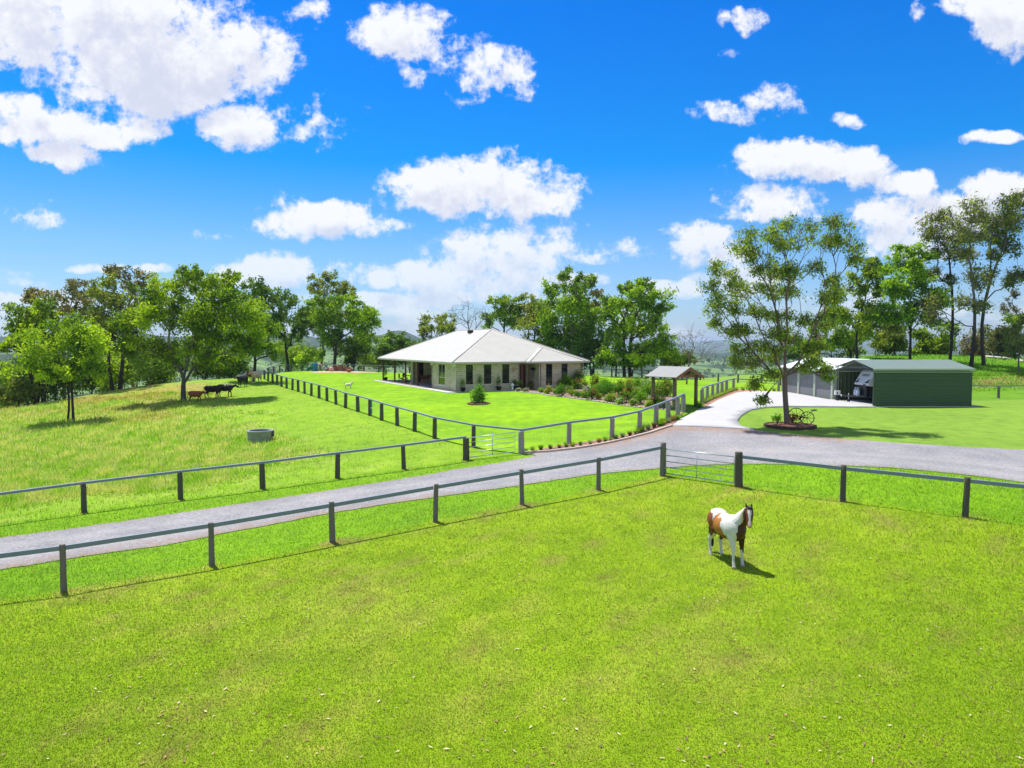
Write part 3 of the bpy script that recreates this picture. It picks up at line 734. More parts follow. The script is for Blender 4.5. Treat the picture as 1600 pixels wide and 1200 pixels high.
def build_house():
    body = [(.6,.6),(7.66,.6),(7.66,2.1),(9.43,2.1),(9.43,-.4),(14,-.4),(14,.6),(15.2,.6),(15.2,20.5),(4,20.5),(4,18),(1.8,18),(1.8,17),(5.5,17),(5.5,7.3),(.6,7.3)]
    # outer walls with real openings: each wall run is a slab built round its windows
    wall = MB(); TW = .22
    opens = {0: [(1.67,2.42,.6,2.56),(3.63,4.45,.6,2.56),(5.67,6.47,.6,2.56)], 4: [(10.2,10.95,.35,2.56),(12.05,12.8,.35,2.56)],
             3: [], 15: [(3.6,5.5,.4,2.56)], 12: [(2.30,3.12,.02,2.36)], 1: [], 2: [(7.95,9.15,.02,2.45)], 13: [(9.2,11.2,.02,2.3),(13.5,15.2,.02,2.3)], 6: []}
    wins = []
    n = len(body)
    for i in range(n):
        a = Vector((*body[i], 0)); b = Vector((*body[(i+1) % n], 0)); d = (b-a); L = d.length; d.normalize(); inn = Vector((-d.y, d.x, 0))  # body is CCW: left is inside
        M = Matrix(((d.x, inn.x, 0, a.x), (d.y, inn.y, 0, a.y), (0, 0, 1, 0), (0, 0, 0, 1)))
        ax = 0 if abs(d.x) > .5 else 1
        ops = []
        for (p, q, z0, z1) in opens.get(i, []):
            u0, u1 = sorted(((p-a[ax])*(1 if d[ax] > 0 else -1), (q-a[ax])*(1 if d[ax] > 0 else -1))); ops.append((u0, u1, z0, z1))
        ops.sort(); x = 0
        for (u0, u1, z0, z1) in ops:
            wall.box(x, u0, 0, TW, -.25, ZE-.2, M); wall.box(u0, u1, 0, TW, -.25, z0, M)
            if z1 < ZE-.2: wall.box(u0, u1, 0, TW, z1, ZE-.2, M)
            wins.append((M, u0, u1, z0, z1, i)); x = u1
        wall.box(x, L - (.001 if x else 0), 0, TW, -.25, ZE-.2, M)
    wall.build('wall', BRICK, house)
    for (M, u0, u1, z0, z1, i) in wins:
        door = z0 < .1
        nm = 'door' if i == 2 else ('glass_door' if door else 'window')
        fr = MB(); fw = .05
        fr.box(u0, u0+fw, .06, .12, z0, z1, M); fr.box(u1-fw, u1, .06, .12, z0, z1, M); fr.box(u0+fw, u1-fw, .06, .12, z1-fw, z1, M); fr.box(u0+fw, u1-fw, .06, .12, z0, z0+fw, M)
        if i == 15: fr.box(u0+fw, u1-fw, .06, .115, 1.15, 1.2, M); fr.box((u0+u1)/2-.03, (u0+u1)/2+.03, .06, .112, 1.2, z1-fw, M)
        elif not door: fr.box(u0+fw, u1-fw, .06, .115, 1.45, 1.5, M)
        w_ = fr.build(nm, TRIM if i == 15 else DARKF, house)
        g = MB()
        if i == 2: g.box(u0+fw, u0+.32, .085, .10, z0+fw, z1-fw, M); MB().box(u0+.34, u1-fw, .07, .11, z0+fw, z1-fw, M).build('door_leaf', REDW, w_)
        else: g.box(u0+fw, u1-fw, .085, .10, z0+fw, z1-fw, M)
        g.build('pane', GLASS, w_)
        if not door:
            MB().box(u0-.06, u1+.06, -.05, .058, z0-.09, z0-.002, M).build('sill', TRIM, w_)
    # roof: one hipped shell plus the small front wing hip, thin sheets with gutters
    def q(s, t_, z): return (s, t_, z)
    W_, L_ = 15.8, 25.8; zr = ZE + W_/2*TAN
    r1, r2 = (W_/2, W_/2, zr), (W_/2, L_-W_/2, zr)
    ws0, ws1 = 8.0, 14.6; wh = (ws1-ws0)/2; zw = ZE + wh*TAN; wx = (ws0+ws1)/2; ft = -1.0
    A_ = (ws0, 0, ZE); B_ = (ws1, 0, ZE)
    apex = (wx, ft+wh, zw); meet = (wx, wh, zw)
    front = MB(); front.add([(0,0,ZE), A_, meet, r1], [(0,1,2,3)]); front.add([B_, (W_,0,ZE), r1, meet], [(0,1,2,3)])
    front.add([(ws0,ft,ZE), (ws1,ft,ZE), apex], [(0,1,2)]); MB().add([(W_,L_,ZE), (0,L_,ZE), r2], [(0,1,2)]).build('roof', ROOFM, house)
    front.build('roof', ROOFM, house)
    side = MB(); side.add([(0,L_,ZE), (0,0,ZE), r1, r2], [(0,1,2,3)]); side.add([(W_,0,ZE), (W_,L_,ZE), r2, r1], [(0,1,2,3)])
    side.add([(ws0,0,ZE), (ws0,ft,ZE), apex, meet], [(0,1,2,3)]); side.add([(ws1,ft,ZE), (ws1,0,ZE), meet, apex], [(0,1,2,3)])
    rf = side.build('roof', ROOFT, house)
    cap = MB()
    def c(a, b): cap.tube([Vector(a)+Vector((0,0,.015)), Vector(b)+Vector((0,0,.015))], .055, 6)
    c((0,0,ZE), r1); c((W_,0,ZE), r1); c(r1, r2); c((0,L_,ZE), r2); c((W_,L_,ZE), r2); c((ws0,ft,ZE), apex); c((ws1,ft,ZE), apex); c(apex, meet); c((ws0,0,ZE), meet)
    cap.build('ridge_capping', GUTTER, house)
    gu = MB(); g_ = .11
    for a, b in (((0,0),(ws0,0)), ((ws0,0),(ws0,ft)), ((ws0,ft),(ws1,ft)), ((ws1,ft),(ws1,0)), ((ws1,0),(W_,0)), ((W_,0),(W_,L_)), ((W_,L_),(0,L_)), ((0,L_),(0,0))):
        gu.beam((*a, ZE-.085), (*b, ZE-.085), g_, .16)
    gu.build('gutter', GUTTER, house)
    sf = MB(); sf.prism([(.06,.06),(ws0,.06),(ws0+.06,ft+.06),(ws1-.06,ft+.06),(ws1-.06,.06),(W_-.06,.06),(W_-.06,L_-.06),(.06,L_-.06)], ZE-.195, ZE-.17)
    sf.build('soffit', SOFFIT, house)
    for (x, y) in ((.52,.52),(.52,7.05),(9.36,-.48),(15.26,.5)):
        MB().tube([(x,y,-.2),(x,y,ZE-.2)], .045, 6).build('downpipe', TRIM, house)
    for (x, y) in ((.35,.40),(.35,6.6)):
        l = MB(); l.box(x-.1, x+.1, y-.16, y+.16, ZE-.36, ZE-.2); l.box(x-.16, x-.06, y-.1, y+.1, ZE-.45, ZE-.33); l.build('floodlight', WHITE, house)
    for t_ in (11.5, 15.75, 20.0, 24.9):
        MB().box(.36, .52, t_-.08, t_+.08, -.02, ZE-.2).build('verandah_post', REDW, house)
    for s in (4.6, 9.0, 13.4):
        MB().box(s-.08, s+.08, 24.95, 25.11, -.02, ZE-.2).build('verandah_post', REDW, house)
    MB().box(7.75, 7.93, .36, .54, -.02, ZE-.2).build('verandah_post', REDW, house)
    fl = MB(); fl.prism([(-.1,7.55),(5.45,7.55),(5.45,16.9),(1.7,16.9),(1.7,18.1),(3.9,18.1),(3.9,20.6),(15.2,20.6),(15.2,25.4),(-.1,25.4)], -.25, -.02)
    fl.build('verandah_floor', plain('pavers', (.26, .235, .23), .85, var=.15, scale=5), house)
    pa = MB(); pa.prism([(-.75,-.4),(-.75,25.9),(-.12,25.9),(-.12,7.2),(.58,7.2),(.58,.58),(7.6,.58),(7.6,-.4)], -.4, -.06)
    pa.build('path_edge', plain('pale_concrete_edge', (.46,.43,.40), .8, var=.06), house)
    # scroll ornament by the door
    sc_ = MB()
    for dx, dz, rr in ((0,0,.14),(.24,-.07,.12),(.42,.05,.1),(.2,.2,.09)):
        sc_.tube([(6.75+dx+rr*math.cos(a/2), .565, 1.95+dz+rr*math.sin(a/2)) for a in range(11)], .018, 5)
    sc_.build('wall_ornament', plain('bronze', (.20,.13,.07), .5, .6), house)
    sc_ = MB(); sc_.tube([(9.39, .9, 2.35), (9.39, .9, 1.9)], .02, 5); sc_.box(9.3, 9.38, .4, 1.3, 1.9, 2.15); sc_.tube([(9.36,.85,1.9),(9.36,.85,1.1)], .03, 5); sc_.build('bell', BLACK, house)
    v = MB(); v.box(6.6, 7.2, 11.4, 11.7, zr-.05-.9*TAN, zr-.02-.9*TAN+.35); v.build('roof_vent', DARKF, house)
build_house()
HM = Matrix.Translation(Hs) @ Matrix.Rotation(RZ, 4, 'Z')
def hw(s, t_, z=0): return HM @ Vector((s, t_, z))

# ------------------------------------------------------------------ gatehouse over the garden path
def build_gatehouse():
    A, B = Vector((11.44, 49.8, 0)), Vector((13.31, 51.3, 0)); r = (B-A).normalized(); f = Vector((-r.y, r.x, 0))   # f points into the garden
    z0 = CZ-4.5; root = empty('timber_gatehouse', (A.x, A.y, z0), math.atan2(r.y, r.x), 'open timber gatehouse with small grey gable roof over the garden path', 'gatehouse')
    Wd = (B-A).length; D = 1.95; PT = plain('rough_timber', (.17, .115, .08), .85, var=.3, scale=8, bump=.5, stretch=(6, 6, .8))
    for x, y in ((0,0),(Wd,0),(0,D),(Wd,D)):
        MB().tube([(x,y,-.5),(x,y,1.2),(x,y,2.2)], [.14,.125,.12], 10).build('post', PT, root)
    RT = plain('red_rough_timber', (.26, .12, .06), .8, var=.25, scale=8, stretch=(.8, 5, 5))
    for y in (0, D): MB().beam((-.08,y,2.22),(Wd+.08,y,2.22), .10, .16).build('beam', RT, root)
    for x in (0, Wd): MB().beam((x,-.35,2.22),(x,D+.35,2.22), .12, .14).build('beam', RT, root)
    zr = 2.88; ov = .42; ye = (-.42, D+.42)
    sl = (zr-2.36)/(Wd/2); ze = zr - (Wd/2+ov)*sl
    rt = ribbed_mat('gatehouse_roof_steel', (.24, .24, .23), 1, .19, .5, .1, .02)
    for sgn in (-1, 1):
        m = MB(); x0 = Wd/2; x1 = Wd/2 + sgn*(Wd/2+ov)
        pts = [(x0, ye[0], zr), (x0, ye[1], zr), (x1, ye[1], ze), (x1, ye[0], ze)]
        m.add([Vector(p)+Vector((0,0,dz)) for dz in (0,.03) for p in pts], [(0,1,2,3),(7,6,5,4),(0,4,5,1),(1,5,6,2),(2,6,7,3),(3,7,4,0)]); m.build('roof', rt, root)
    for y in (ye[0]+.03, ye[1]-.03):
        for sgn in (-1, 1): MB().beam((Wd/2, y, zr-.1), (Wd/2+sgn*(Wd/2+ov), y, ze-.1), .05, .17).build('barge_board', RT, root)
    MB().box(Wd/2-.42, Wd/2+.42, -.05, .0, 2.36, 2.66).build('sign_board', plain('charred_board', (.025,.018,.014), .8), root)
    MB().beam((Wd/2, ye[0]+.05, zr-.08), (Wd/2, ye[1]-.05, zr-.08), .06, .14).build('ridge_beam', RT, root)
    return root
build_gatehouse()

# ------------------------------------------------------------------ garage and carport
GZ = CZ-4.77
GREEN = ribbed_mat('green_cladding', (.046, .092, .046), 2, .19, .45, .1, .035, .06); GREENV = ribbed_mat('green_cladding_vertical', (.06, .09, .04), 0, .33, .5, .1, .05)
GRROOF = ribbed_mat('green_roof', (.19,.245,.205), 0, .25, .42, .15, .03); GREENP = plain('green_paint', (.20, .25, .17), .5, var=.05); PALEG = plain('pale_green_trim', (.42, .47, .36), .5, var=.04)
DOORG = ribbed_mat('roller_door', (.20, .20, .22), 2, .11, .5, .15, .02); WROOF = ribbed_mat('white_roof', (.72, .73, .75), 0, .2, .4, .1, .02)
def build_carport():
    root = empty('carport', (28.05, 55, GZ), 0, 'dark green corrugated carport with low gable roof sheltering a caravan', 'carport')
    Lx, D = 7.65, 6.2; ze = 2.86; zr = 3.49
    wl = MB(); z = -.12; pr = []
    while z < 2.66:
        pr += [(.0, z), (.0, z+.10), (.028, z+.125), (.028, z+.165)]; z += .19
    pr += [(.0, 2.70)]
    wl.add([(x, y, zz) for x in (0, Lx) for y, zz in pr], [(i, i+len(pr), i+1+len(pr), i+1) for i in range(len(pr)-1)]); wl.box(0, Lx, .035, .06, -.12, 2.70)
    wl.build('wall', plain('green_steel', (.046,.092,.046), .45, .1, var=.08, scale=.8), root)
    MB().box(0, Lx, D-.06, D, -.12, 2.5).build('wall', GREENV, root)
    MB().box(Lx-.06, Lx, .06, D-.06, -.12, 2.70).build('wall', ribbed_mat('green_cladding_end', (.046,.092,.046), 2, .19, .45, .1, .035), root)
    for sgn, y0, y1 in ((0, -.12, D/2), (1, D+.12, D/2)):
        m = MB(); pts = [(-.1, y0, ze), (Lx+.1, y0, ze), (Lx+.1-.0, y1, zr), (-.1, y1, zr)]
        m.add([Vector(p)+Vector((0,0,dz)) for dz in (0,.035) for p in pts], [(3,2,1,0),(4,5,6,7),(0,1,5,4),(1,2,6,5),(2,3,7,6),(3,0,4,7)]); m.build('roof', GRROOF, root)
    MB().box(-.1, Lx+.1, -.20, -.125, ze-.1, ze+.03).build('gutter', PALEG, root)
    MB().box(-.02, Lx+.02, -.012, -.002, 2.60, 2.66).build('trim', PALEG, root)
    MB().box(0, Lx, D-.10, D-.061, 2.42, 2.50).build('girt', PALEG, root)
    FRM = plain('portal_frame', (.16, .18, .15), .5, .2)
    for x in (.06, 2.6, 5.1, 7.5):
        m = MB(); m.tube([(x,.12,0),(x,.12,2.62),(x,D/2-.3,zr-.12),(x,D/2+.3,zr-.12),(x,D-.14,2.66),(x,D-.14,0)], .045, 6); m.build('portal_frame', FRM, root)
    for y in (1.0, 2.1, 4.1, 5.2):
        z = ze + (zr-ze)*(min(y, D-y)/(D/2)) - .05; MB().beam((0,y,z-.02),(Lx,y,z-.02), .05, .07).build('purlin', FRM, root)
    sl = MB(); sl.box(-.15, Lx+.9, -.10, D+.2, -.16, -.02); sl.build('slab', CONCM, root)
    return root
build_carport()
def build_garage():
    X0, Y0 = 27.78, 61.30; root = empty('garage', (X0, Y0, GZ), R(5), 'three-door garage with grey roller doors and bright white gable roof', 'garage')
    L, D = 9.7, 6.3; hw_ = 2.58; zr = 3.45
    doors = [(.35,2.95),(3.35,5.95),(6.35,8.95)]
    w_ = MB(); y = 0
    cl = ribbed_mat('garage_cladding', (.40, .43, .36), 1, .2, .5, .05, .02)
    for a, b in doors + [(L, L)]:
        w_.box(0, .08, y, a, -.3, hw_-.02)
        if a < L: w_.box(0, .08, a, b, 2.42, hw_-.02)
        y = b
    w_.box(.08, D, L-.08, L, -.3, hw_-.02); w_.box(D-.08, D, .0, L-.08, -.3, hw_-.02); w_.box(.08, D-.08, 0, .08, -.3, hw_-.02)
    w_.add([(0, L-.04, hw_-.02), (D, L-.04, hw_-.02), (D/2, L-.04, zr-.03)], [(0,1,2)]); w_.add([(0, .04, hw_-.02), (D, .04, hw_-.02), (D/2, .04, zr-.03)], [(2,1,0)])
    w_.build('wall', cl, root)
    for a, b in doors:
        MB().box(.03, .06, a+.002, b-.002, -.02, 2.418).build('roller_door', DOORG, root)
    for y in (.17, 3.15, 6.15, 9.25): MB().box(-.06, -.002, y-.14, y+.14, -.05, hw_-.06).build('pilaster', PALEG, root)
    for x0, x1 in ((-.25, D/2), (D+.25, D/2)):
        z0 = hw_ - .25*(zr-hw_)/(D/2)
        m = MB(); pts = [(x0, -.12, z0), (x0, L+.3, z0), (x1, L+.3, zr), (x1, -.12, zr)]
        m.add([Vector(p)+Vector((0,0,dz)) for dz in (.0,.03) for p in pts], [(0,1,2,3),(7,6,5,4),(0,4,5,1),(1,5,6,2),(2,6,7,3),(3,7,4,0)]); m.build('roof', ribbed_mat('white_roof_side', (.72,.73,.75), 1, .2, .4, .1, .02), root)
    MB().beam((-.3, -.1, hw_-.12), (-.3, L+.28, hw_-.12), .09, .10).build('gutter', PALEG, root)
    MB().box(.1, D-.1, .1, L-.1, -.28, -.02).build('slab', CONCM, root)
build_garage()
def text_obj(name, s, size, mat, parent, loc, rot, shear=0, ext=.004):
    cu = bpy.data.curves.new(name, 'FONT'); cu.body = s; cu.size = size; cu.extrude = ext; cu.align_x = 'CENTER'; cu.align_y = 'CENTER'; cu.shear = shear
    t0 = bpy.data.objects.new('tmp_text', cu); COL.objects.link(t0); me = bpy.data.meshes.new_from_object(t0.evaluated_get(bpy.context.evaluated_depsgraph_get()))
    bpy.data.objects.remove(t0); me.materials.clear(); me.materials.append(mat); o = bpy.data.objects.new(name, me); COL.objects.link(o); o.parent = parent; o.location = loc; o.rotation_euler = rot; return o
def build_caravan():
    root = empty('caravan', (28.98, 59.0, GZ-.02), 0, 'white and black caravan with drawbar and gas bottles parked in the carport', 'caravan')
    hw_ = 1.15; WH = plain('caravan_white', (.74, .75, .77), .3, var=.03); BK = plain('caravan_black', (.012, .012, .016), .35)
    prof_up = [(.30,1.35),(.02,1.42),(.05,1.55),(.62,2.52),(.80,2.64),(1.1,2.68),(5.6,2.68),(5.7,1.35)]
    m = MB(); n = len(prof_up); vs = [(x, y, z) for y in (-hw_, hw_) for x, z in prof_up]
    m.add(vs, [tuple(range(n)), tuple(reversed(range(n, 2*n)))] + [(i, i+n, (i+1) % n+n, (i+1) % n) for i in range(n)]); m.build('body', WH, root, bevel=.05)
    m = MB(); m.box(.32, 5.65, -hw_+.01, hw_-.01, .42, 1.34); m.box(-.02, .31, -hw_+.12, hw_-.12, .50, 1.36); m.build('lower_body', BK, root, bevel=.03)
    # window decals and dark swooshes on the raked nose
    nx = Vector((.57, 0, .97)).normalized()
    def nose(y, k, off=.012): b = Vector((.05, 0, 1.55)) + Vector((.57, 0, .97))*k; return b + Vector((-.86*off, y, .51*off))
    m = MB(); m.poly([nose(.55,.35), nose(.60,.05), nose(1.05,.05), nose(.95,.55)]); m.poly([nose(-.95,.50), nose(-.30,.48), nose(-.72,.05), nose(-1.0,.05)]); 
    m2 = MB(); m2.poly([nose(.62,.40), nose(.62,.05), nose(1.10,.05)]); m2.poly([nose(-1.08,.42), nose(-1.08,.05), nose(-.45,.05)]); m2.build('stripe', BK, root)
    rot = (math.pi/2, 0, 0)
    ang = math.atan2(.97, .57)
    M = Matrix(((0, .507, -.862, 0), (-1, 0, 0, 0), (0, .862, .507, 0), (0, 0, 0, 1)))
    o = text_obj('lettering', 'SUPREME', .30, plain('grey_lettering', (.16,.16,.18), .4), root, nose(.02, .66, .014), (0,0,0), .35); o.rotation_euler = M.to_euler()
    o.location = nose(.02, .68, .014)
    o = text_obj('lettering', 'Spirit', .22, BK, root, nose(-.55, -.02, .014), (0,0,0), .3); o.rotation_euler = M.to_euler(); o.location = Vector((.012, -.62, 1.49)); o.rotation_euler = Matrix(((0,0,-1,0),(-1,0,0,0),(0,1,0,0),(0,0,0,1))).to_euler()
    MB().box(2.0, 3.6, -hw_-.02, -hw_-.002, 1.6, 2.2).build('window', GLASS, root); MB().box(.9, 1.6, -hw_-.02, -hw_-.002, 1.75, 2.1).build('window', GLASS, root)
    dr = MB(); 
    for s in (-1, 1): dr.beam((.3, s*.75, .50), (-1.30, s*.05, .50), .06, .10)
    dr.box(-1.5, -1.28, -.06, .06, .47, .55); dr.build('drawbar', plain('steel_dark', (.10,.10,.11), .5, .4), root)
    MB().ball((-1.55, 0, .55), .08).build('coupling', plain('pale_steel', (.5,.5,.5), .4, .4), root)
    for y in (-.20, .20):
        b = MB(); b.lathe([(0,0),(.13,0),(.155,.05),(.155,.42),(.12,.50),(.05,.53),(.05,.60),(.09,.60),(.09,.66),(0,.66)], 16, (-.28, y, .55)); b.build('gas_bottle', plain('bottle_paint', (.50,.57,.68), .35, var=.05), root)
    j = MB(); j.tube([(-.95,.0,.72),(-.95,.0,.22)], .03, 8); w2 = j.build('jockey_wheel', plain('pale_steel', (.5,.5,.5)), root)
    MB().tube([(-.95,-.06,.10),(-.95,.06,.10)], .10, 14).build('tyre', BLACK, w2)
    for x in (3.0, 3.85):
        for s in (-1, 1):
            wmb = MB(); wmb.tube([(x, s*(hw_-.24), .36), (x, s*(hw_+.0), .36)], .36, 20); wo = wmb.build('wheel', BLACK, root)
            MB().tube([(x, s*(hw_-.1), .36), (x, s*(hw_+.012), .36)], .2, 14).build('rim', plain('pale_steel', (.5,.5,.5)), wo)
build_caravan()
def build_pillar_box():
    p = W(1308, 625, 60.2); r = empty('letter_pillar', (p.x, p.y, GZ-.02), 0, 'white painted box on a short green pillar beside the caravan', 'box')
    MB().tube([(0,0,0),(0,0,.06),(0,0,.5)], [.17,.15,.14], 10).build('pillar', plain('dark_green', (.03,.06,.035), .5), r)
    MB().box(-.22, .22, -.1, .1, .5, .86).build('box', WHITE, r, bevel=.01); MB().box(-.08, .02, -.115, -.102, .56, .76).build('slot', plain('grey_slot', (.12,.12,.12)), r)
build_pillar_box()
# ------------------------------------------------------------------ trees
BARK = attr_mat('bark', .9, 0, .2, var=.3, vscale=6, bump=.6, bscale=9, bdist=.03)
LEAFM = attr_mat('leaves', .62, .42, .2)
def tube_np(segs, n=6):
    """segs: list of (p0, r0, p1, r1) -> arrays"""
    V = []; Fc = []
    for p0, r0, p1, r1 in segs:
        d = p1-p0; L = np.linalg.norm(d)
        if L < 1e-6: continue
        d = d/L; a = np.array((0, 0, 1.)) if abs(d[2]) < .9 else np.array((1., 0, 0))
        x = np.cross(d, a); x /= np.linalg.norm(x); y = np.cross(d, x)
        k = len(V)*0 + sum(len(v) for v in V); t = np.arange(n)*2*math.pi/n; c = np.cos(t)[:, None]*x + np.sin(t)[:, None]*y
        V.append(p0 - d*r0*.3 + c*r0); V.append(p1 + d*r1*.3 + c*r1)
        i = np.arange(n); Fc.append(np.c_[k+i, k+(i+1) % n, k+n+(i+1) % n, k+n+i])
    return np.concatenate(V), np.concatenate(Fc)
def leaf_quads(P, length, width, q, droop=.5, upb=.35):
    """leaf shaped quads at points P, hanging a little"""
    n = len(P); a = q.normal(size=(n, 3)); a[:, 2] -= droop; a /= np.linalg.norm(a, axis=1)[:, None]
    nr = q.normal(size=(n, 3)); nr[:, 2] += upb*2.4; b = np.cross(a, nr); b /= np.linalg.norm(b, axis=1)[:, None] + 1e-9
    L = (length*q.uniform(.45, 1.5, n))[:, None]*.5; Wd = (width*q.uniform(.7, 1.3, n))[:, None]*.5
    V = np.stack([P-a*L, P+b*Wd, P+a*L, P-b*Wd], 1).reshape(-1, 3)
    return V, np.arange(4*n).reshape(n, 4)
def make_tree(px0, py0, d, lobes, seed=0, leaf=(.30, .13), dens=1.0, cols=((.06,.12,.012), (.13,.20,.02)), bark=(.09,.075,.06), trunk_r=.2,
              stems=None, clump=.55, droop=.5, label='', name='tree', group=None, sub=7, fork=.28, leafless=False, twig=1.0, pale_limb=None, yscale=.8, base=None, flat=.8, cover=1.25, pexp=.56, aw=.62, lo=None, loose=.36, ntw=0):
    trunk_r *= .66
    q = np.random.default_rng(seed); s = d/F
    leaf = (leaf[0]*1.12, leaf[1]*1.2)
    b = base if base is not None else (W(px0, py0, d) if py0 is not None else at(px0, d))
    b = Vector((b.x, b.y, h1(b.x, b.y)-.05)); root = empty(name, b, 0, label, 'tree', group)
    bpx = 800 + b.x/b.y*F
    def loc(px, py):   # photo position -> local x,z at the tree's distance
        p = W(px, py, b.y); return p.x-b.x, p.z-b.z
    clumps = []
    for (px, py, rx, ry) in lobes:
        x, z = loc(px, py); rx *= s; ry *= s; ryy = (rx+ry)/2*yscale*1.15; y = q.normal()*(rx*.55 + .25)
        rc = min(rx, ry)*.50*clump/.55
        k = int(np.clip(round(1.5*cover*rx*ry/rc**2), 5, 20))
        for _ in range(k):
            v = q.normal(size=3); v /= np.linalg.norm(v); rr = q.uniform(.35, .98)**.6
            clumps.append((x+v[0]*rx*rr, y+v[1]*ryy*rr, z+v[2]*ry*rr, min(rx, ry)*q.uniform(.42, .74)*clump/.55))
    cl = np.array(clumps); zmin = cl[:, 2].min(); ztop = cl[:, 2].max()
    # skeleton
    nodes = []; par = []; plen = []
    def add(p, pa): nodes.append(np.array(p, float)); par.append(pa); plen.append(0 if pa < 0 else plen[pa] + np.linalg.norm(nodes[-1]-nodes[pa])); return len(nodes)-1
    cen = cl[:, :3].mean(0); tips = []
    for si, (sx, sy, lean) in enumerate(stems or [(0, 0, 0)]):
        cur = add((sx, sy, -.3), -1); ht = max(1.0, zmin + (ztop-zmin)*fork) if not stems or si == 0 else max(1.0, zmin + (ztop-zmin)*q.uniform(.3, .7))
        m = 6; off = q.normal(size=2)*.04*ht
        for i in range(1, m+1):
            f = i/m; wob = math.sin(f*math.pi)
            cur = add((sx + (cen[0]*.45+lean)*f**1.6 + off[0]*wob, sy + cen[1]*.4*f**1.5 + off[1]*wob, ht*f), cur)
    low = lo if lo else max(.6, zmin*.75)
    order = np.argsort(np.hypot(cl[:, 0], cl[:, 1])*.4 + np.abs(cl[:, 2]-low)*.6 + q.uniform(0, .4, len(cl)))
    ends = []
    for i in order:
        c = cl[i, :3]; N = np.array(nodes); pl = np.array(plen)
        dd = np.linalg.norm(N-c, axis=1); pen = np.where(N[:, 2] < low*.8, 50, 0) + np.maximum(0, N[:, 2]-c[2])*1.1
        j = int(np.argmin(dd + aw*pl + pen)); p0 = nodes[j]; L = dd[j]; k = max(1, int(L/(.55 + .012*d*0)))
        pd = (p0 - nodes[par[j]]) if par[j] >= 0 else np.array((0, 0, 1.)); pd = pd/(np.linalg.norm(pd)+1e-9)
        c0 = p0 + pd*L*.28 + (c-p0)*.18 + np.array((0,0,.05*L)) + q.normal(size=3)*.04*L; cur = j
        for t_ in np.linspace(0, 1, k+1)[1:]:
            cur = add((1-t_)**2*p0 + 2*t_*(1-t_)*c0 + t_**2*c + q.normal(size=3)*.025*L*(t_ < 1), cur)
        ends.append(cur)
    # pipe model radii
    rad = np.zeros(len(nodes)); w = np.zeros(len(nodes))
    for e in ends: w[e] += 1
    for i in range(len(nodes)-1, 0, -1):
        if par[i] >= 0: w[par[i]] += w[i]
    w = np.maximum(w, .5); rad = trunk_r*(w/w.max())**pexp; rad = np.maximum(rad, .012*twig*(1 if d < 60 else 1.6))
    for si in range(len(stems or [0])):
        for i in range(7):
            j = si*7+i; rad[j] = max(rad[j], trunk_r*.72*(1-.06*i))*[1.35, 1.08, 1, .97, .95, .93, .92][i]
    segs = [(nodes[par[i]], rad[par[i]] if w[par[i]] < w[i]*3 else rad[i]*1.15, nodes[i], rad[i]) for i in range(len(nodes)) if par[i] >= 0]
    if leafless:
        for e in range(len(nodes)):
            if w[e] <= 3:
                for _ in range(3):
                    v = q.normal(size=3); v[2] = abs(v[2])*.8; v /= np.linalg.norm(v); L = q.uniform(.3, 1.0); m_ = nodes[e] + v*L
                    segs.append((nodes[e], rad[e]*.8, m_, rad[e]*.45))
                    for _ in range(2):
                        u_ = v + q.normal(size=3)*.5; segs.append((m_, rad[e]*.5, m_+u_*L*.5, rad[e]*.3))
    if not leafless:   # fine twigs fanning out inside every spray
        for e, ci in zip(ends, order):
            r = clumps[ci][3]
            for _ in range(ntw or (5 if d < 60 else 3)):
                v = q.normal(size=3); v[2] = abs(v[2])*.6; v /= np.linalg.norm(v); m_ = nodes[e] + v*r*(1.2 if ntw else .55); w2 = v + q.normal(size=3)*.5
                segs.append((nodes[e], rad[e]*.75, m_, rad[e]*.5)); segs.append((m_, rad[e]*.5, m_ + w2*r*(.9 if ntw else .45), rad[e]*.25))
    V, Fc = tube_np(segs, 8 if d < 60 else 5)
    bc = np.tile(np.array(bark), (len(V), 1))
    if pale_limb is not None:
        k = sstep(zmin*.4, zmin+(ztop-zmin)*.45, V[:, 2])[:, None]; bc = bc*(1-k) + np.array(pale_limb)*k
    mesh_np('trunk', V, Fc, BARK, root, col=bc, smooth=True)
    if leafless: return root
    # foliage: leafy sprays round every clump centre
    P = []; Cc = []
    ca, cb_ = np.array(cols[0])*1.15, np.array(cols[1])*np.array((1.8, 1.62, 1.5))
    for (x, y, z, r) in clumps:
        r = max(r, .35); n = int(dens*4.2*r*r/(.5*leaf[0]*leaf[1])) + 10
        k = max(3, int(r/.28)); subc = q.normal(size=(k, 3)); subc /= np.linalg.norm(subc, axis=1)[:, None]; subc *= (q.uniform(.2, .95, k)[:, None]); subc[:, 2] *= flat
        subc = subc*r; idx = q.integers(0, k, n); v = q.normal(size=(n, 3))*np.array((1, 1, flat))*r*loose
        pts = np.array((x, y, z)) + subc[idx] + v; P.append(pts)
        tone = q.uniform(-.1, 1.1); tt = np.clip(tone + q.normal(size=n)*.25 + q.uniform(-.3, .3, k)[idx], 0, 1)
        Cc.append(ca*(1-tt[:, None]) + cb_*tt[:, None])
    P = np.concatenate(P); Cc = np.concatenate(Cc)
    V, Fc = leaf_quads(P, leaf[0], leaf[1], q, droop)
    mesh_np('crown', V, Fc, LEAFM, root, col=np.repeat(Cc, 4, 0))
    return root
GR = ((.065,.125,.008), (.18,.28,.012)); GB = ((.070,.140,.008), (.19,.31,.012)); GY = ((.10,.19,.010), (.25,.37,.015)); GD = ((.035,.080,.010), (.10,.18,.018))
BR = ((.08,.095,.03), (.165,.15,.055)); GO = ((.065,.11,.016), (.17,.22,.03)); OL = ((.085,.12,.02), (.20,.24,.04))
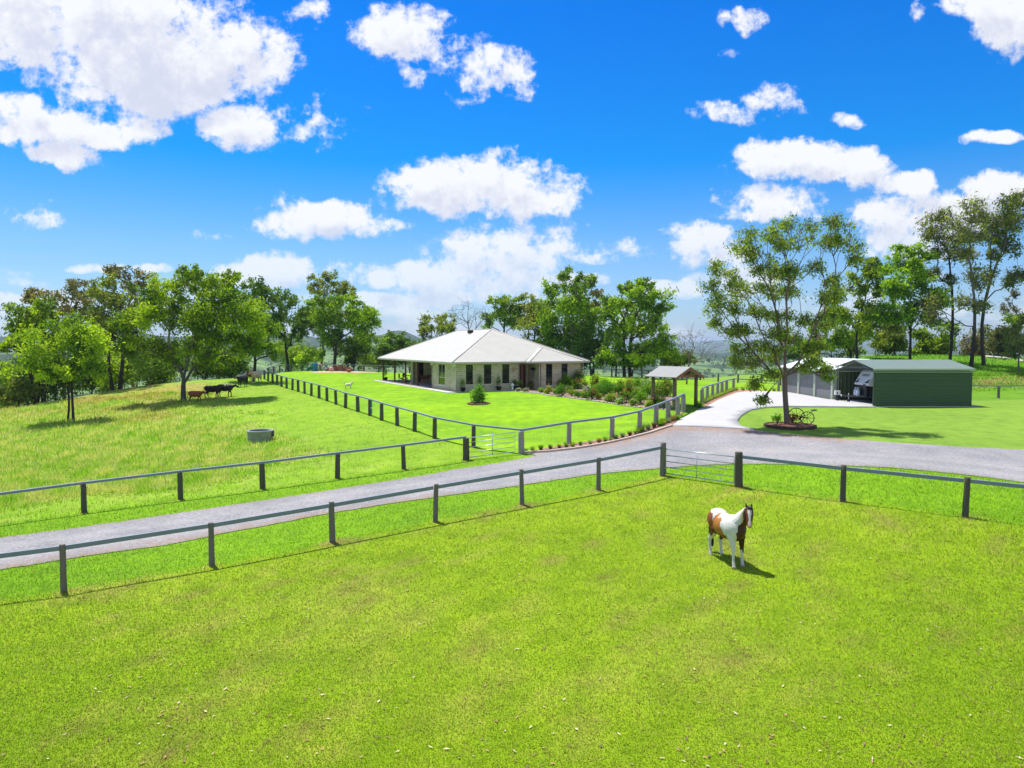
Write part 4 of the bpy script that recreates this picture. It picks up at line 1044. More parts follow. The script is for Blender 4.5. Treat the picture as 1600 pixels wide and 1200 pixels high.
DK = (.045,.036,.03); GYB = (.16,.14,.125); PL = (.34,.32,.29)
LT = 'trees along the far side of the cattle hill'; HT = 'trees behind the house and lawn'; RT_ = 'trees on the grassy mound behind the carport'
T = []
def tr(*a, **k): T.append((a, k))
# left hill
tr(113,657,62,[(112,518,40,22),(80,545,30,26),(145,535,32,28),(110,550,45,26),(75,580,28,14),(150,575,22,18),(110,575,40,16),(60,565,16,14)],seed=1,leaf=(.26,.12),dens=1.5,cols=GY,bark=DK,trunk_r=.15,stems=[(.10,0,.3),(-.48,.1,-.6)],clump=.7,label='small yellow-green tree with two dark stems on the left slope')
tr(57,632,80,[(40,498,38,26),(12,512,22,20),(75,488,28,22),(60,525,55,22),(20,540,22,12),(85,520,22,20)],seed=2,leaf=(.38,.18),dens=1.3,cols=GR,bark=DK,trunk_r=.34,stems=[(0,0,-.3),(.7,.2,.4),(-.5,.3,-.5)],label='broad dark-stemmed tree with clustered trunks near the left edge',group=LT)
tr(100,628,96,[(105,448,26,16),(85,468,28,18),(125,472,26,20),(65,465,16,12),(105,492,36,16)],seed=3,leaf=(.40,.16),dens=.8,cols=BR,bark=GYB,trunk_r=.3,clump=.5,label='tall brownish thin-crowned gum rising behind the small two-stemmed tree',group=LT)
tr(180,609,85,[(182,455,32,20),(160,478,26,22),(200,485,24,26),(175,508,38,24),(150,520,20,20),(196,535,26,18)],seed=4,leaf=(.40,.18),dens=1.15,cols=GO,bark=DK,trunk_r=.32,stems=[(-.3,0,-.3),(.45,.1,.3)],pale_limb=GYB,label='dark green gum with twin straight trunks left of the big shade tree',group=LT)
tr(215,600,104,[(192,427,24,10),(225,436,22,14),(175,424,10,8),(240,452,14,14),(205,445,20,12)],seed=5,leaf=(.42,.16),dens=.65,cols=BR,bark=GYB,trunk_r=.3,clump=.5,label='tallest brown-tinged gum top showing above the left trees',group=LT)
tr(287,625,70,[(295,440,34,18),(255,462,34,22),(345,455,36,24),(225,498,40,28),(290,485,55,30),(350,500,46,34),(386,520,26,34),(245,545,22,20),(208,545,18,22),(262,560,14,16),(318,540,42,26),(330,568,16,12),(372,545,18,18),(300,425,18,9),(355,430,14,8)],seed=6,leaf=(.28,.12),dens=1.25,cols=((.08,.155,.008),(.22,.33,.012)),bark=(.10,.09,.08),trunk_r=.36,clump=.55,cover=1.6,fork=.12,lo=1.6,loose=.36,pale_limb=(.20,.18,.165),label='big spreading bright green shade tree with cattle standing under it')
tr(395,590,90,[(388,470,30,26),(400,505,32,28),(372,500,26,30),(412,538,20,16),(390,538,24,16),(428,552,10,12)],seed=7,leaf=(.38,.17),dens=1.3,cols=GR,bark=DK,trunk_r=.3,label='dense green tree at the corner of the long lawn fence',group=LT)
tr(452,575,118,[(418,452,28,13),(448,470,26,18),(405,468,18,16),(440,500,26,20),(420,490,22,18),(466,520,12,14),(470,495,12,14),(445,530,14,12)],seed=8,leaf=(.48,.2),dens=1.1,cols=GD,bark=DK,trunk_r=.36,clump=.5,label='tall dark open-crowned gum behind the fence corner',group=LT)
tr(497,575,132,[(512,438,26,11),(535,450,20,12),(492,450,14,9),(520,458,30,10),(545,462,12,8)],seed=9,leaf=(.48,.2),dens=.9,cols=OL,bark=(.24,.21,.18),trunk_r=.40,clump=.5,label='brown-topped gum with one straight pale trunk above the round tree',group=HT)
tr(523,577,124,[(535,478,42,16),(498,486,30,20),(565,488,28,22),(530,508,48,24),(580,500,12,14),(480,512,16,14),(560,530,28,16),(515,530,28,14)],seed=10,leaf=(.46,.2),dens=1.45,cols=GB,bark=(.07,.06,.05),trunk_r=.48,clump=.55,fork=.1,label='broad round green tree with forking trunk left of the house',group=HT)
tr(553,577,130,[(552,540,24,22),(570,520,16,16),(545,555,20,14)],seed=11,leaf=(.5,.22),dens=1.1,cols=GD,bark=DK,trunk_r=.2,label='low dark tree under the broad round tree',group=HT)
tr(472,580,126,[(488,555,24,14),(470,562,14,10)],seed=12,leaf=(.5,.22),dens=1.1,cols=GY,bark=DK,trunk_r=.14,label='small yellow-green bushy tree behind the far fence',group=HT)
tr(620,578,135,[(612,528,20,10),(632,534,12,10),(600,545,14,9),(622,548,22,12),(610,560,24,10)],seed=13,leaf=(.5,.22),dens=1.2,cols=GD,bark=DK,trunk_r=.22,label='dark low tree beside the left tip of the house roof',group=HT)
tr(682,578,132,[(664,506,15,13),(694,500,18,11),(680,518,26,14),(700,515,12,10)],seed=14,leaf=(.48,.2),dens=1.0,cols=GO,bark=DK,trunk_r=.25,label='brown-green tree showing above the left roof slope',group=HT)
tr(730,575,120,[(715,490,14,14),(735,480,14,12),(752,492,12,14),(728,500,22,12),(742,505,14,10)],seed=15,bark=(.10,.085,.085),trunk_r=.2,leafless=True,label='bare leafless tree above the house ridge',group=HT)
tr(790,578,124,[(776,478,20,11),(802,472,20,12),(762,502,16,12),(790,500,26,18),(815,500,18,20)],seed=16,leaf=(.46,.2),dens=1.15,cols=GR,bark=DK,trunk_r=.3,label='green tree just right of the house ridge',group=HT)
tr(836,580,122,[(830,474,26,14),(845,500,24,24),(822,505,20,24),(852,530,24,20)],seed=17,leaf=(.46,.2),dens=1.1,cols=OL,bark=DK,trunk_r=.3,label='olive-brown tree behind the right roof slope',group=HT)
tr(897,584,114,[(888,428,20,11),(915,440,18,11),(868,450,20,14),(900,462,26,18),(862,480,28,24),(895,495,30,26),(870,515,32,24),(905,530,26,24),(925,435,12,8)],seed=18,leaf=(.44,.2),dens=1.2,cols=GB,bark=GYB,trunk_r=.36,clump=.55,stems=[(0,0,0),(1.0,.4,.4)],label='tallest green gum behind the right end of the house',group=HT)
tr(925,586,118,[(918,470,18,18),(930,492,16,18),(915,505,18,16),(935,460,10,8)],seed=19,leaf=(.46,.2),dens=.9,cols=BR,bark=GYB,trunk_r=.26,label='brown-leaved gum between the two tall green trees',group=HT)
tr(980,588,108,[(975,448,18,9),(1008,446,20,10),(985,468,34,16),(1018,472,26,20),(962,488,24,18),(1030,500,18,18),(998,502,34,22),(940,478,18,16),(970,515,22,16),(1038,478,10,10)],seed=20,leaf=(.44,.2),dens=1.3,cols=GB,bark=(.07,.055,.05),trunk_r=.36,stems=[(-.4,0,-.6),(.5,.2,.5)],clump=.55,label='full-crowned bright green gum right of the house behind the lawn',group=HT)
tr(1032,590,104,[(1028,540,26,20),(1045,555,16,14),(1010,555,24,18),(1030,520,16,12)],seed=21,leaf=(.42,.19),dens=1.3,cols=GY,bark=GYB,trunk_r=.2,label='yellow-green young tree behind the gatehouse roof',group=HT)
tr(962,590,108,[(955,548,28,16),(975,560,24,14),(940,562,18,12)],seed=22,leaf=(.42,.19),dens=1.3,cols=GB,bark=DK,trunk_r=.2,label='low leafy tree above the back fence right of the house',group=HT)
tr(928,586,112,[(925,525,22,24),(908,550,20,22),(940,540,20,18)],seed=23,leaf=(.44,.2),dens=1.3,cols=GD,bark=DK,trunk_r=.25,label='dark bushy tree close behind the house right eave',group=HT)
tr(1003,590,106,[(1000,560,26,18),(1005,535,18,16)],seed=24,leaf=(.42,.19),dens=1.3,cols=GR,bark=GYB,trunk_r=.18,label='mid-green slender tree left of the yellow-green one behind the fence',group=HT)
tr(1073,594,90,[(1075,540,16,18),(1092,530,14,16),(1070,520,12,12),(1100,548,16,12),(1085,555,20,12),(1060,545,10,12)],seed=25,bark=(.17,.115,.11),trunk_r=.15,leafless=True,label='bare reddish leafless tree right of the gatehouse')
# hero gum by the drive
tr(1231,667,43,[(1232,350,24,13),(1258,365,18,14),(1215,372,18,12),(1240,382,22,14),(1303,352,22,13),(1322,372,16,16),(1298,372,18,12),(1335,395,11,14),(1168,372,14,14),(1158,392,20,14),(1182,400,18,12),(1120,418,14,12),(1135,435,16,14),(1190,425,24,12),(1215,420,20,12),(1240,428,24,14),(1108,450,11,13),(1128,465,15,11),(1165,452,22,12),(1270,420,14,10),(1200,455,26,12),(1240,455,20,12),(1300,440,14,10),(1115,485,12,12),(1150,480,16,10),(1285,470,18,12),(1310,465,12,14),(1180,490,22,10),(1225,492,18,10),(1118,508,9,8),(1140,518,13,7),(1165,515,14,8),(1205,520,22,10),(1265,500,18,10),(1300,505,14,10),(1240,528,20,10),(1190,545,24,12),(1160,545,16,9),(1215,555,18,11),(1150,568,13,9),(1180,572,14,12),(1200,585,10,7),(1262,545,18,9),(1280,562,13,9),(1292,585,7,14),(1258,570,13,8),(1182,598,5,7),(1190,624,5,4)],
   seed=30,leaf=(.155,.062),dens=.46,cols=((.07,.14,.016),(.20,.285,.03)),bark=(.17,.125,.11),trunk_r=.25,clump=.70,aw=.80,pexp=.50,cover=2.1,fork=.27,lo=3.1,loose=.46,stems=[(0,0,.1)],twig=1.3,droop=.9,pale_limb=(.20,.125,.10),label='large open-crowned gum tree in a round edged bed between drive and garage')
# right mound
tr(1340,562,98,[(1348,412,26,9),(1368,422,16,8),(1345,435,32,14),(1322,452,18,16),(1360,458,28,18),(1332,488,26,22),(1368,492,22,20),(1345,515,28,14),(1312,490,14,16)],seed=31,leaf=(.42,.19),dens=1.2,cols=((.075,.13,.012),(.19,.27,.02)),bark=DK,trunk_r=.26,label='yellow-topped tree partly behind the large open gum',group=RT_)
tr(1422,560,92,[(1425,390,28,12),(1442,410,26,16),(1402,415,26,14),(1455,435,20,18),(1412,445,30,18),(1432,470,34,20),(1400,485,24,16),(1460,465,14,14),(1420,500,26,16),(1390,455,14,16)],seed=32,leaf=(.40,.18),dens=1.4,cols=((.070,.145,.008),(.18,.32,.012)),bark=DK,trunk_r=.24,clump=.6,label='bright fresh-green full tree directly above the carport roof',group=RT_)
tr(1484,562,94,[(1462,352,18,10),(1475,338,12,7),(1450,368,8,8),(1478,375,14,8),(1462,395,12,7),(1486,398,12,8),(1498,375,10,6),(1465,425,12,6),(1480,440,10,6),(1470,465,14,9)],seed=33,leaf=(.38,.15),dens=.30,cols=OL,bark=(.05,.038,.04),trunk_r=.26,clump=.52,cover=2.2,loose=.60,ntw=7,fork=.55,label='slim tall sparse gum with leaves only near the top, left of three',group=RT_)
tr(1517,573,88,[(1500,350,18,8),(1520,325,14,9),(1492,372,13,8),(1520,368,16,8),(1530,395,12,8),(1500,395,10,7),(1518,430,10,7),(1535,445,10,7),(1500,470,10,7),(1525,480,13,6),(1462,478,15,9),(1450,500,10,8),(1530,340,12,7)],seed=34,leaf=(.38,.15),dens=.32,cols=OL,bark=(.045,.036,.04),trunk_r=.30,clump=.52,cover=2.2,loose=.60,ntw=7,fork=.5,pale_limb=(.20,.17,.17),label='tall sparse gum with dark trunk and pale crooked branches, middle of three',group=RT_)
tr(1538,568,90,[(1572,325,22,9),(1590,315,18,8),(1555,345,18,10),(1578,350,20,10),(1598,345,14,12),(1550,365,14,8),(1590,385,16,8),(1575,372,12,8),(1595,430,14,7),(1575,440,10,6),(1548,400,9,6),(1545,430,10,7)],seed=35,leaf=(.38,.16),dens=.5,cols=GO,bark=(.07,.052,.055),trunk_r=.30,clump=.52,cover=2.2,loose=.60,ntw=7,fork=.5,stems=[(0,0,1.2)],pale_limb=(.16,.13,.13),label='tall leaning gum with green tufted top at the right edge',group=RT_)
tr(1556,585,112,[(1555,520,18,14),(1548,540,22,16),(1570,535,18,18),(1558,555,22,12)],seed=36,leaf=(.45,.2),dens=1.2,cols=((.05,.075,.03),(.12,.12,.05)),bark=GYB,trunk_r=.2,label='brown-green bushy tree behind the leaning gum',group=RT_)
tr(1592,590,84,[(1592,525,16,18),(1600,500,12,12),(1588,550,14,12),(1604,540,12,16)],seed=37,leaf=(.36,.15),dens=.8,cols=((.08,.11,.03),(.15,.19,.06)),bark=GYB,trunk_r=.14,label='slender pale-green sapling at the right edge of the mound',group=RT_)
tr(1590,580,125,[(1582,478,10,12),(1580,460,7,8),(1588,495,12,10)],seed=38,leaf=(.45,.18),dens=.6,cols=((.09,.09,.06),(.13,.12,.09)),bark=(.15,.12,.11),trunk_r=.16,label='thin greyish half-bare tree far behind the right edge',group=RT_)
tr(1450,565,110,[(1450,530,24,16),(1435,545,22,14),(1465,545,18,14)],seed=39,leaf=(.46,.2),dens=1.3,cols=GR,bark=DK,trunk_r=.2,label='low round green tree behind the carport ridge right end',group=RT_)
tr(1385,565,112,[(1385,525,20,20),(1375,545,22,14),(1398,540,16,14)],seed=40,leaf=(.46,.2),dens=1.3,cols=GO,bark=DK,trunk_r=.2,label='olive bushy tree behind the carport ridge middle',group=RT_)
tr(1500,565,118,[(1500,540,18,14),(1512,550,16,12)],seed=41,leaf=(.46,.2),dens=.9,cols=((.10,.10,.05),(.16,.14,.07)),bark=(.2,.17,.15),trunk_r=.16,label='small straw-brown tree between the dark trunks on the mound',group=RT_)
tr(1300,572,118,[(1300,535,22,16),(1280,548,20,10),(1320,545,18,14)],seed=42,leaf=(.46,.2),dens=1.1,cols=GO,bark=DK,trunk_r=.2,label='dull green tree behind the white garage roof',group=RT_)
tr(1250,575,125,[(1250,540,20,12),(1232,550,16,9)],seed=43,leaf=(.5,.22),dens=1.1,cols=GD,bark=DK,trunk_r=.2,label='dark low tree left of the garage roof end',group=RT_)
tr(1330,566,108,[(1308,500,22,20),(1335,515,24,20),(1320,535,24,16),(1350,540,18,14)],seed=44,leaf=(.44,.2),dens=1.2,cols=GR,bark=DK,trunk_r=.22,label='mid-green bushy tree between the open gum and the yellow-topped tree',group=RT_)
tr(1398,564,106,[(1400,500,24,20),(1388,525,26,18),(1412,535,24,16)],seed=45,leaf=(.44,.2),dens=1.2,cols=GO,bark=DK,trunk_r=.22,label='darker olive tree directly behind the fresh-green tree',group=RT_)
tr(1468,564,108,[(1470,515,20,18),(1482,530,20,16),(1460,538,18,14)],seed=46,leaf=(.44,.2),dens=1.15,cols=GR,bark=DK,trunk_r=.2,label='round-headed green tree left of the slim sparse gum',group=RT_)
tr(1530,574,120,[(1530,530,18,18),(1525,550,18,14)],seed=47,leaf=(.46,.2),dens=1.1,cols=((.07,.10,.03),(.14,.15,.05)),bark=GYB,trunk_r=.18,label='khaki tree filling the gap between the two right-hand dark trunks',group=RT_)
tr(1574,576,116,[(1578,510,16,18),(1570,535,18,18),(1590,545,16,14)],seed=48,leaf=(.46,.2),dens=1.15,cols=GR,bark=GYB,trunk_r=.18,label='green tree behind the fallen log at the right',group=RT_)
tr(1282,572,122,[(1280,520,18,14),(1268,540,20,12)],seed=49,leaf=(.48,.2),dens=1.1,cols=GR,bark=DK,trunk_r=.2,label='leafy tree rising directly behind the left part of the garage roof',group=RT_)
# understorey along the crest
US = 'scrubby understorey trees beyond the cattle hill crest'
for i, (px, py, d, lb, cl_, lab) in enumerate([
  (18,636,86,[(20,600,24,18),(5,612,18,14),(35,612,20,12)],GY,'yellow-green shrubby tree at the left frame edge'),
  (50,634,96,[(50,590,22,16),(70,600,22,18)],GD,'dark scrubby tree behind the clustered trunks'),
  (88,628,92,[(85,600,24,18),(100,590,20,16)],GR,'bushy green tree between the two left stems groups'),
  (140,618,94,[(145,592,24,18),(130,600,20,14),(155,575,16,14)],GB,'leafy green shrub tree right of the two-stemmed tree'),
  (212,600,96,[(215,575,24,20),(200,590,20,12),(235,585,20,12)],GR,'round green shrub tree right of the twin straight trunks'),
  (255,596,92,[(262,572,24,18),(240,580,20,12)],GD,'dark shrub tree left of the shade tree trunk'),
  (320,590,98,[(320,568,26,16),(345,572,22,12)],GR,'green shrub tree right of the shade tree trunk'),
  (362,588,102,[(360,566,22,14),(348,575,18,10)],GD,'dark shrub tree behind the walking cattle'),
  (445,582,130,[(440,556,18,14),(455,565,16,10)],GR,'green shrub tree right behind the far fence corner'),
  (590,584,136,[(590,565,24,10),(575,568,20,9),(605,568,18,8)],GR,'low hedge-like tree behind the fence left of the verandah'),
  (640,584,138,[(640,560,20,12),(655,566,16,9)],GB,'low bright tree seen through the verandah posts'),
  (30,640,78,[(32,618,16,12),(20,625,14,9)],GO,'small olive shrub on the crest near the left edge'),
  (165,612,90,[(168,585,16,14),(185,592,14,10)],GY,'small yellowish shrub beside the twin trunks'),
  (880,588,120,[(880,552,26,18),(860,560,20,12)],GD,'dark shrub tree right behind the house roof end'),
  (1060,594,108,[(1055,568,16,9),(1072,572,12,6)],GO,'low olive shrub behind the gatehouse'),
  ]):
    tr(px,py,d,[(a,b_-9,c*1.55,e*1.9) for a,b_,c,e in lb],seed=60+i,leaf=(.42,.19),dens=1.25,cols=cl_,bark=DK,trunk_r=.14,label=lab,group=US,name='shrub_tree')
for a, k in T:
    if k.get('ntw'):   # the sparse gums: rounder, airier tufts
        a = (*a[:3], [(x, y, rx*1.1, ry*1.55) for x, y, rx, ry in a[3]]); k['dens'] *= .72; k['flat'] = 1.0
    make_tree(*a, **k)
# ------------------------------------------------------------------ animals: one continuous skin grown from joined volumes
def blob(name, parts, voxel, colf, mat, parent, smooth=3):
    b = MB()
    for p in parts:
        if p[0] == 'c':
            pts = p[1]; rr = p[2]
            P = []; Rr = []
            a = Vector(pts[0]); d0 = (a-Vector(pts[1])).normalized(); P.append(a+d0*rr[0]*.75); Rr.append(rr[0]*.45)
            P += [Vector(x) for x in pts]; Rr += list(rr)
            z = Vector(pts[-1]); d1 = (z-Vector(pts[-2])).normalized(); P.append(z+d1*rr[-1]*.75); Rr.append(rr[-1]*.45)
            b.tube(P, Rr, 14)
        else: b.ball(p[1], 1, 20, 14, p[2])
    o = b.build('tmp_src'); me = o.data
    m = o.modifiers.new('r', 'REMESH'); m.mode = 'VOXEL'; m.voxel_size = voxel; m.adaptivity = 0
    s = o.modifiers.new('s', 'SMOOTH'); s.factor = .5; s.iterations = smooth
    dg = bpy.context.evaluated_depsgraph_get(); ev = o.evaluated_get(dg); new = bpy.data.meshes.new_from_object(ev)
    bpy.data.objects.remove(o); bpy.data.meshes.remove(me)
    V = np.empty(len(new.vertices)*3, np.float32); new.vertices.foreach_get('co', V); V = V.reshape(-1, 3)
    col = np.ones((len(V), 4), np.float32); col[:, :3] = colf(V)
    a = new.color_attributes.new('Col', 'FLOAT_COLOR', 'POINT'); a.data.foreach_set('color', col.ravel())
    new.polygons.foreach_set('use_smooth', np.ones(len(new.polygons), bool)); new.materials.clear(); new.materials.append(mat); new.name = name
    ob = bpy.data.objects.new(name, new); COL.objects.link(ob); ob.parent = parent; return ob
COAT = attr_mat('coat', .55, 0, .3, var=.08, vscale=9)
HORN = plain('hoof_horn', (.42, .28, .22), .6); EYE = plain('eye', (.01, .008, .006), .1)
def n3(V, s, seed): return vnoise(V[:, 0]+V[:, 1]*.7, V[:, 2]+V[:, 1]*.4, s, seed)
def locks(name, curves, rad, mat, parent):
    b = MB()
    for c in curves: b.tube(c, [rad, rad*.9, rad*.35][:len(c)] if len(c) == 3 else [rad*(1-.65*i/(len(c)-1)) for i in range(len(c))], 5)
    return b.build(name, mat, parent)
def build_horse():
    gx, gy = 6.31, 20.55; gz = h1(gx, gy); hd = Vector((.262, -.965)); root = empty('pinto_horse', (gx, gy, gz), math.atan2(hd.y, hd.x), 'brown and white pinto horse with white blaze standing in the front paddock facing the camera', 'horse')
    poll = Vector((.77, .20, 1.69)); muz = Vector((1.0, .075, 1.26))
    P = [('e', (.38,0,1.08), (.38,.30,.38)), ('e', (-.02,0,1.03), (.55,.335,.365)), ('e', (-.48,0,1.12), (.40,.31,.34)),
         ('c', [(.36,0,1.30),(.10,0,1.27),(-.12,0,1.24)], [.125,.13,.15]), ('c', [(-.30,0,1.30),(-.62,0,1.22)], [.14,.14]),
         ('c', [(.42,0,1.14),(.58,.07,1.36),(.70,.15,1.56),(.765,.195,1.67)], [.275,.215,.16,.12]),
         ('c', [poll, (.84,.16,1.57), (.92,.118,1.42), (.975,.09,1.31), muz], [.112,.118,.088,.068,.060]),
         ('c', [(.80,.165,1.52),(.86,.135,1.44)], [.11,.085]),
         ('c', [(.735,.135,1.72),(.73,.120,1.87)], [.042,.012]), ('c', [(.795,.255,1.72),(.80,.265,1.87)], [.042,.012])]
    for s, x0 in ((-1, .02), (1, -.03)):
        y = s*.155
        P += [('c', [(.42,s*.12,1.05),(.50,s*.15,.80)], [.17,.115]), ('c', [(.50,s*.15,.80),(.545+x0,y,.52),(.55+x0,y,.45),(.555+x0,y,.38),(.56+x0,y,.20),(.57+x0,y,.13),(.60+x0,y,.05)], [.098,.057,.054,.043,.035,.044,.049])]
    for s, x0 in ((-1, 0), (1, .10)):
        y = s*.155
        P += [('c', [(-.50,s*.11,1.06),(-.42,s*.15,.84)], [.21,.155]), ('c', [(-.44,s*.15,.82),(-.60+x0,y,.60),(-.70+x0,y,.50),(-.69+x0,y,.42),(-.665+x0,y,.2),(-.655+x0,y,.13),(-.62+x0,y,.05)], [.135,.078,.062,.048,.039,.048,.052])]
    hax = (muz-poll).normalized(); cam_dir = Vector((.88, -.474, 0)); fr = (cam_dir - hax*cam_dir.dot(hax)).normalized(); sd_ = hax.cross(fr).normalized()
    def coat(V):
        n = n3(V, .35, 5)*.05 + n3(V, .12, 6)*.022; x, y, z = V[:, 0], V[:, 1], V[:, 2]
        white = np.array((.62,.60,.57)); br = np.array((.17,.050,.016)); orr = np.array((.40,.150,.028)); dk = np.array((.045,.015,.009)); blk = np.array((.016,.010,.009)); pink = np.array((.60,.38,.33))
        c = np.tile(white, (len(V), 1))
        def put(mask, col): c[mask] = col
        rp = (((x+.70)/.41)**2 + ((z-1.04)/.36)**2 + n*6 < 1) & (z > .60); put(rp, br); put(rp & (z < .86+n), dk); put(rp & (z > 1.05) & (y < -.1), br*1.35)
        fl = (((x+.10+.10*(z-1))/.30)**2 + ((z-.95)/.37)**2 + n*7 < 1); put(fl, orr); put(fl & (z < .84), br)
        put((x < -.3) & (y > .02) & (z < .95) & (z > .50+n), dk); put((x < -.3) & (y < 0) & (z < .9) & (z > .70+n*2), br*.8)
        neckc = np.clip((z-1.14)/(1.69-1.14), 0, 1); cy = .20*neckc; side = y - cy; fwd = x - (.42+.35*neckc)
        ch = (x > .36) & (side*1.0 + fwd*.75 > .06 - .10*neckc + n*1.2) & (z > .55); put(ch, dk*1.6); put(ch & (z > 1.3), br*.8)
        put((x > .40) & (y > .06) & (z < .92) & (z > .44+n), dk)
        d = (V - np.array(poll)); a = d @ np.array(hax); f = d @ np.array(fr); s_ = d @ np.array(sd_)
        head = (a > -.14) & (x > .66) & (z > 1.16) & (np.hypot(f, s_) < .24) & (np.linalg.norm(d - np.outer(np.clip(a, 0, .55), np.array(hax)), axis=1) < .17)
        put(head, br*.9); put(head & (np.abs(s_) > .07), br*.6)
        put(head & (np.abs(s_) < .030 + .012*np.sin(a*16) + .01) & (f > .015) & (a > .05), white); put(head & (a > .42) & (f > -.01) & (np.abs(s_) < .05), pink)
        put((z > 1.725) & (x > .6), blk); put(head & (a < .02) & (f > -.05), blk)
        put(z < .05, pink)
        return c
    blob('body', P, .0155, coat, COAT, root, 2)
    for (x, y) in ((.625, -.155), (.575, .155), (-.62, -.155), (-.52, .155)):
        b = MB(); b.lathe([(.0,-.02),(.072,-.02),(.055,.055),(0,.06)], 14, (x, y, 0)); b.build('hoof', HORN, root)
    for s in (-1, 1):
        p = poll + hax*.17 + sd_*(s*.088) + fr*.045; b = MB(); b.ball(p, .022, 10, 8); b.build('eye', EYE, root)
        p = muz + hax*.02 + sd_*(s*.026) + fr*.045; b = MB(); b.ball(p, .014, 8, 6); b.build('nostril', plain('nostril', (.05,.02,.02), .6), root)
    q = random.Random(3); cr = [Vector((.30,-.03,1.43)), Vector((.42,.0,1.47)), Vector((.55,.05,1.56)), Vector((.66,.11,1.68)), Vector((.73,.16,1.79))]
    cs = []
    for i in range(70):
        t_ = i/69*3.999; k = int(t_); p = cr[k].lerp(cr[min(k+1, 4)], t_-k) + Vector((q.uniform(-.02,.02), q.uniform(-.02,.01), 0)); L = q.uniform(.24, .40)
        off = Vector((.03, -.13-.02*q.random(), -.06)); cs.append([p - Vector((0,0,.04)), p + off*.6 + Vector((0,0,-.02)), p + off + Vector((q.uniform(-.02,.03), -.02, -L*.5)), p + off*1.15 + Vector((q.uniform(-.03,.03), -.01, -L))])
    locks('mane', cs, .016, plain('cream_mane', (.66,.58,.42), .7, var=.15, scale=20), root)
    cs = []
    for i in range(14):
        a = q.uniform(-.05, .05); p = poll + Vector((-.01, 0, .09)) + sd_*a; cs.append([p, p + fr*.10 + Vector((0,0,-.02)), p + fr*.13 + hax*.12 + sd_*a*.3])
    locks('forelock', cs, .012, plain('black_hair', (.02,.014,.012), .6), root)
    cs = []
    for i in range(40):
        a, b_ = q.uniform(-.05,.05), q.uniform(-.03,.03); p = Vector((-.80, a*.4, 1.24)); cs.append([p, p+Vector((-.08,a*.6,-.08)), p+Vector((-.10+b_,a,-.45)), p+Vector((-.05+b_*2,a*1.3,-.95-q.random()*.1))])
    locks('tail', cs, .018, plain('black_hair', (.02,.014,.012), .6), root)
build_horse()
def cow(px, d, rz, sc_, colf, label, graze=0, walk=0):
    g = at(px, d); root = empty('cow', g, rz, label, 'cow', 'cattle walking on the hill', sc_)
    hz = 1.22-graze*.35
    P = [('e', (.45,0,.98), (.34,.27,.36)), ('e', (0,0,.95), (.62,.31,.36)), ('e', (-.55,0,1.02), (.32,.27,.32)), ('c', [(.5,0,1.26),(-.6,0,1.25)], [.09,.10]),
         ('c', [(.62,0,1.08),(.86,0,(1.1+hz)/2),(1.0,0,hz)], [.22,.16,.13]), ('c', [(1.0,0,hz+.02),(1.16,0,hz-.10),(1.32,0,hz-.20)], [.12,.10,.075]),
         ('c', [(1.0,.10,hz+.06),(1.0,.26,hz+.03)], [.04,.025]), ('c', [(1.0,-.10,hz+.06),(1.0,-.26,hz+.03)], [.04,.025])]
    for s in (-1, 1):
        w = .12*s*walk
        P += [('c', [(.42,s*.14,.85),(.45,s*.15,.65),(.45+w,s*.15,.40),(.44+w,s*.15,.16),(.47+w,s*.15,.05)], [.17,.10,.06,.045,.06]),
              ('c', [(-.52,s*.13,.92),(-.48,s*.16,.68),(-.66-w,s*.15,.45),(-.62-w,s*.15,.16),(-.58-w,s*.15,.05)], [.2,.13,.06,.045,.06])]
    blob('body', P, .035, colf, COAT, root, 2)
    MB().tube([(-.86,0,1.22),(-.95,0,1.0),(-.93,0,.62),(-.92,0,.42)], [.03,.022,.03,.04], 6).build('tail', plain('cow_tail', (.03,.02,.015), .8), root)
    for s in (-1, 1): MB().ball((1.10, s*.10, hz+.0), .022, 8, 6).build('eye', EYE, root)
def solid(c, belly=None):
    def f(V):
        o = np.tile(np.array(c), (len(V), 1))*(1 + .12*n3(V, .4, 9))[:, None]
        if belly is not None: o[(V[:, 2] < .62) | (V[:, 0] > 1.2)] = belly
        return o
    return f
def patched(a, b, th):
    def f(V):
        o = np.tile(np.array(a, float), (len(V), 1)); m = (n3(V, .8, 15) > th) | (V[:, 0] > 1.15); o[m] = b; return o
    return f
BLKC = (.014,.010,.010)
cow(304, 68.5, R(8), .78, solid((.22,.06,.02), (.12,.04,.02)), 'small red-brown cow just right of the shade tree trunk', walk=1)
cow(331, 71, R(10), .92, solid(BLKC), 'black cow walking behind the leading black cow in the tree shade', walk=-1)
cow(351, 71.5, R(12), .95, solid(BLKC), 'leading black cow at the right of the dark pair', walk=1)
cow(378, 82, R(-110), .95, solid(BLKC), 'black cow walking towards the camera on open grass')
cow(383, 87, R(-60), .85, patched((.62,.54,.46), (.03,.02,.02), .5), 'pale cow half hidden behind the black cow')
cow(391, 90, R(-95), 1.0, patched((.24,.06,.02), (.6,.5,.42), .9), 'red-brown cow near the fence corner')
cow(400, 87, R(-105), 1.12, patched((.62,.46,.33), (.42,.20,.09), .75), 'cream and tan cow beside the fence corner')
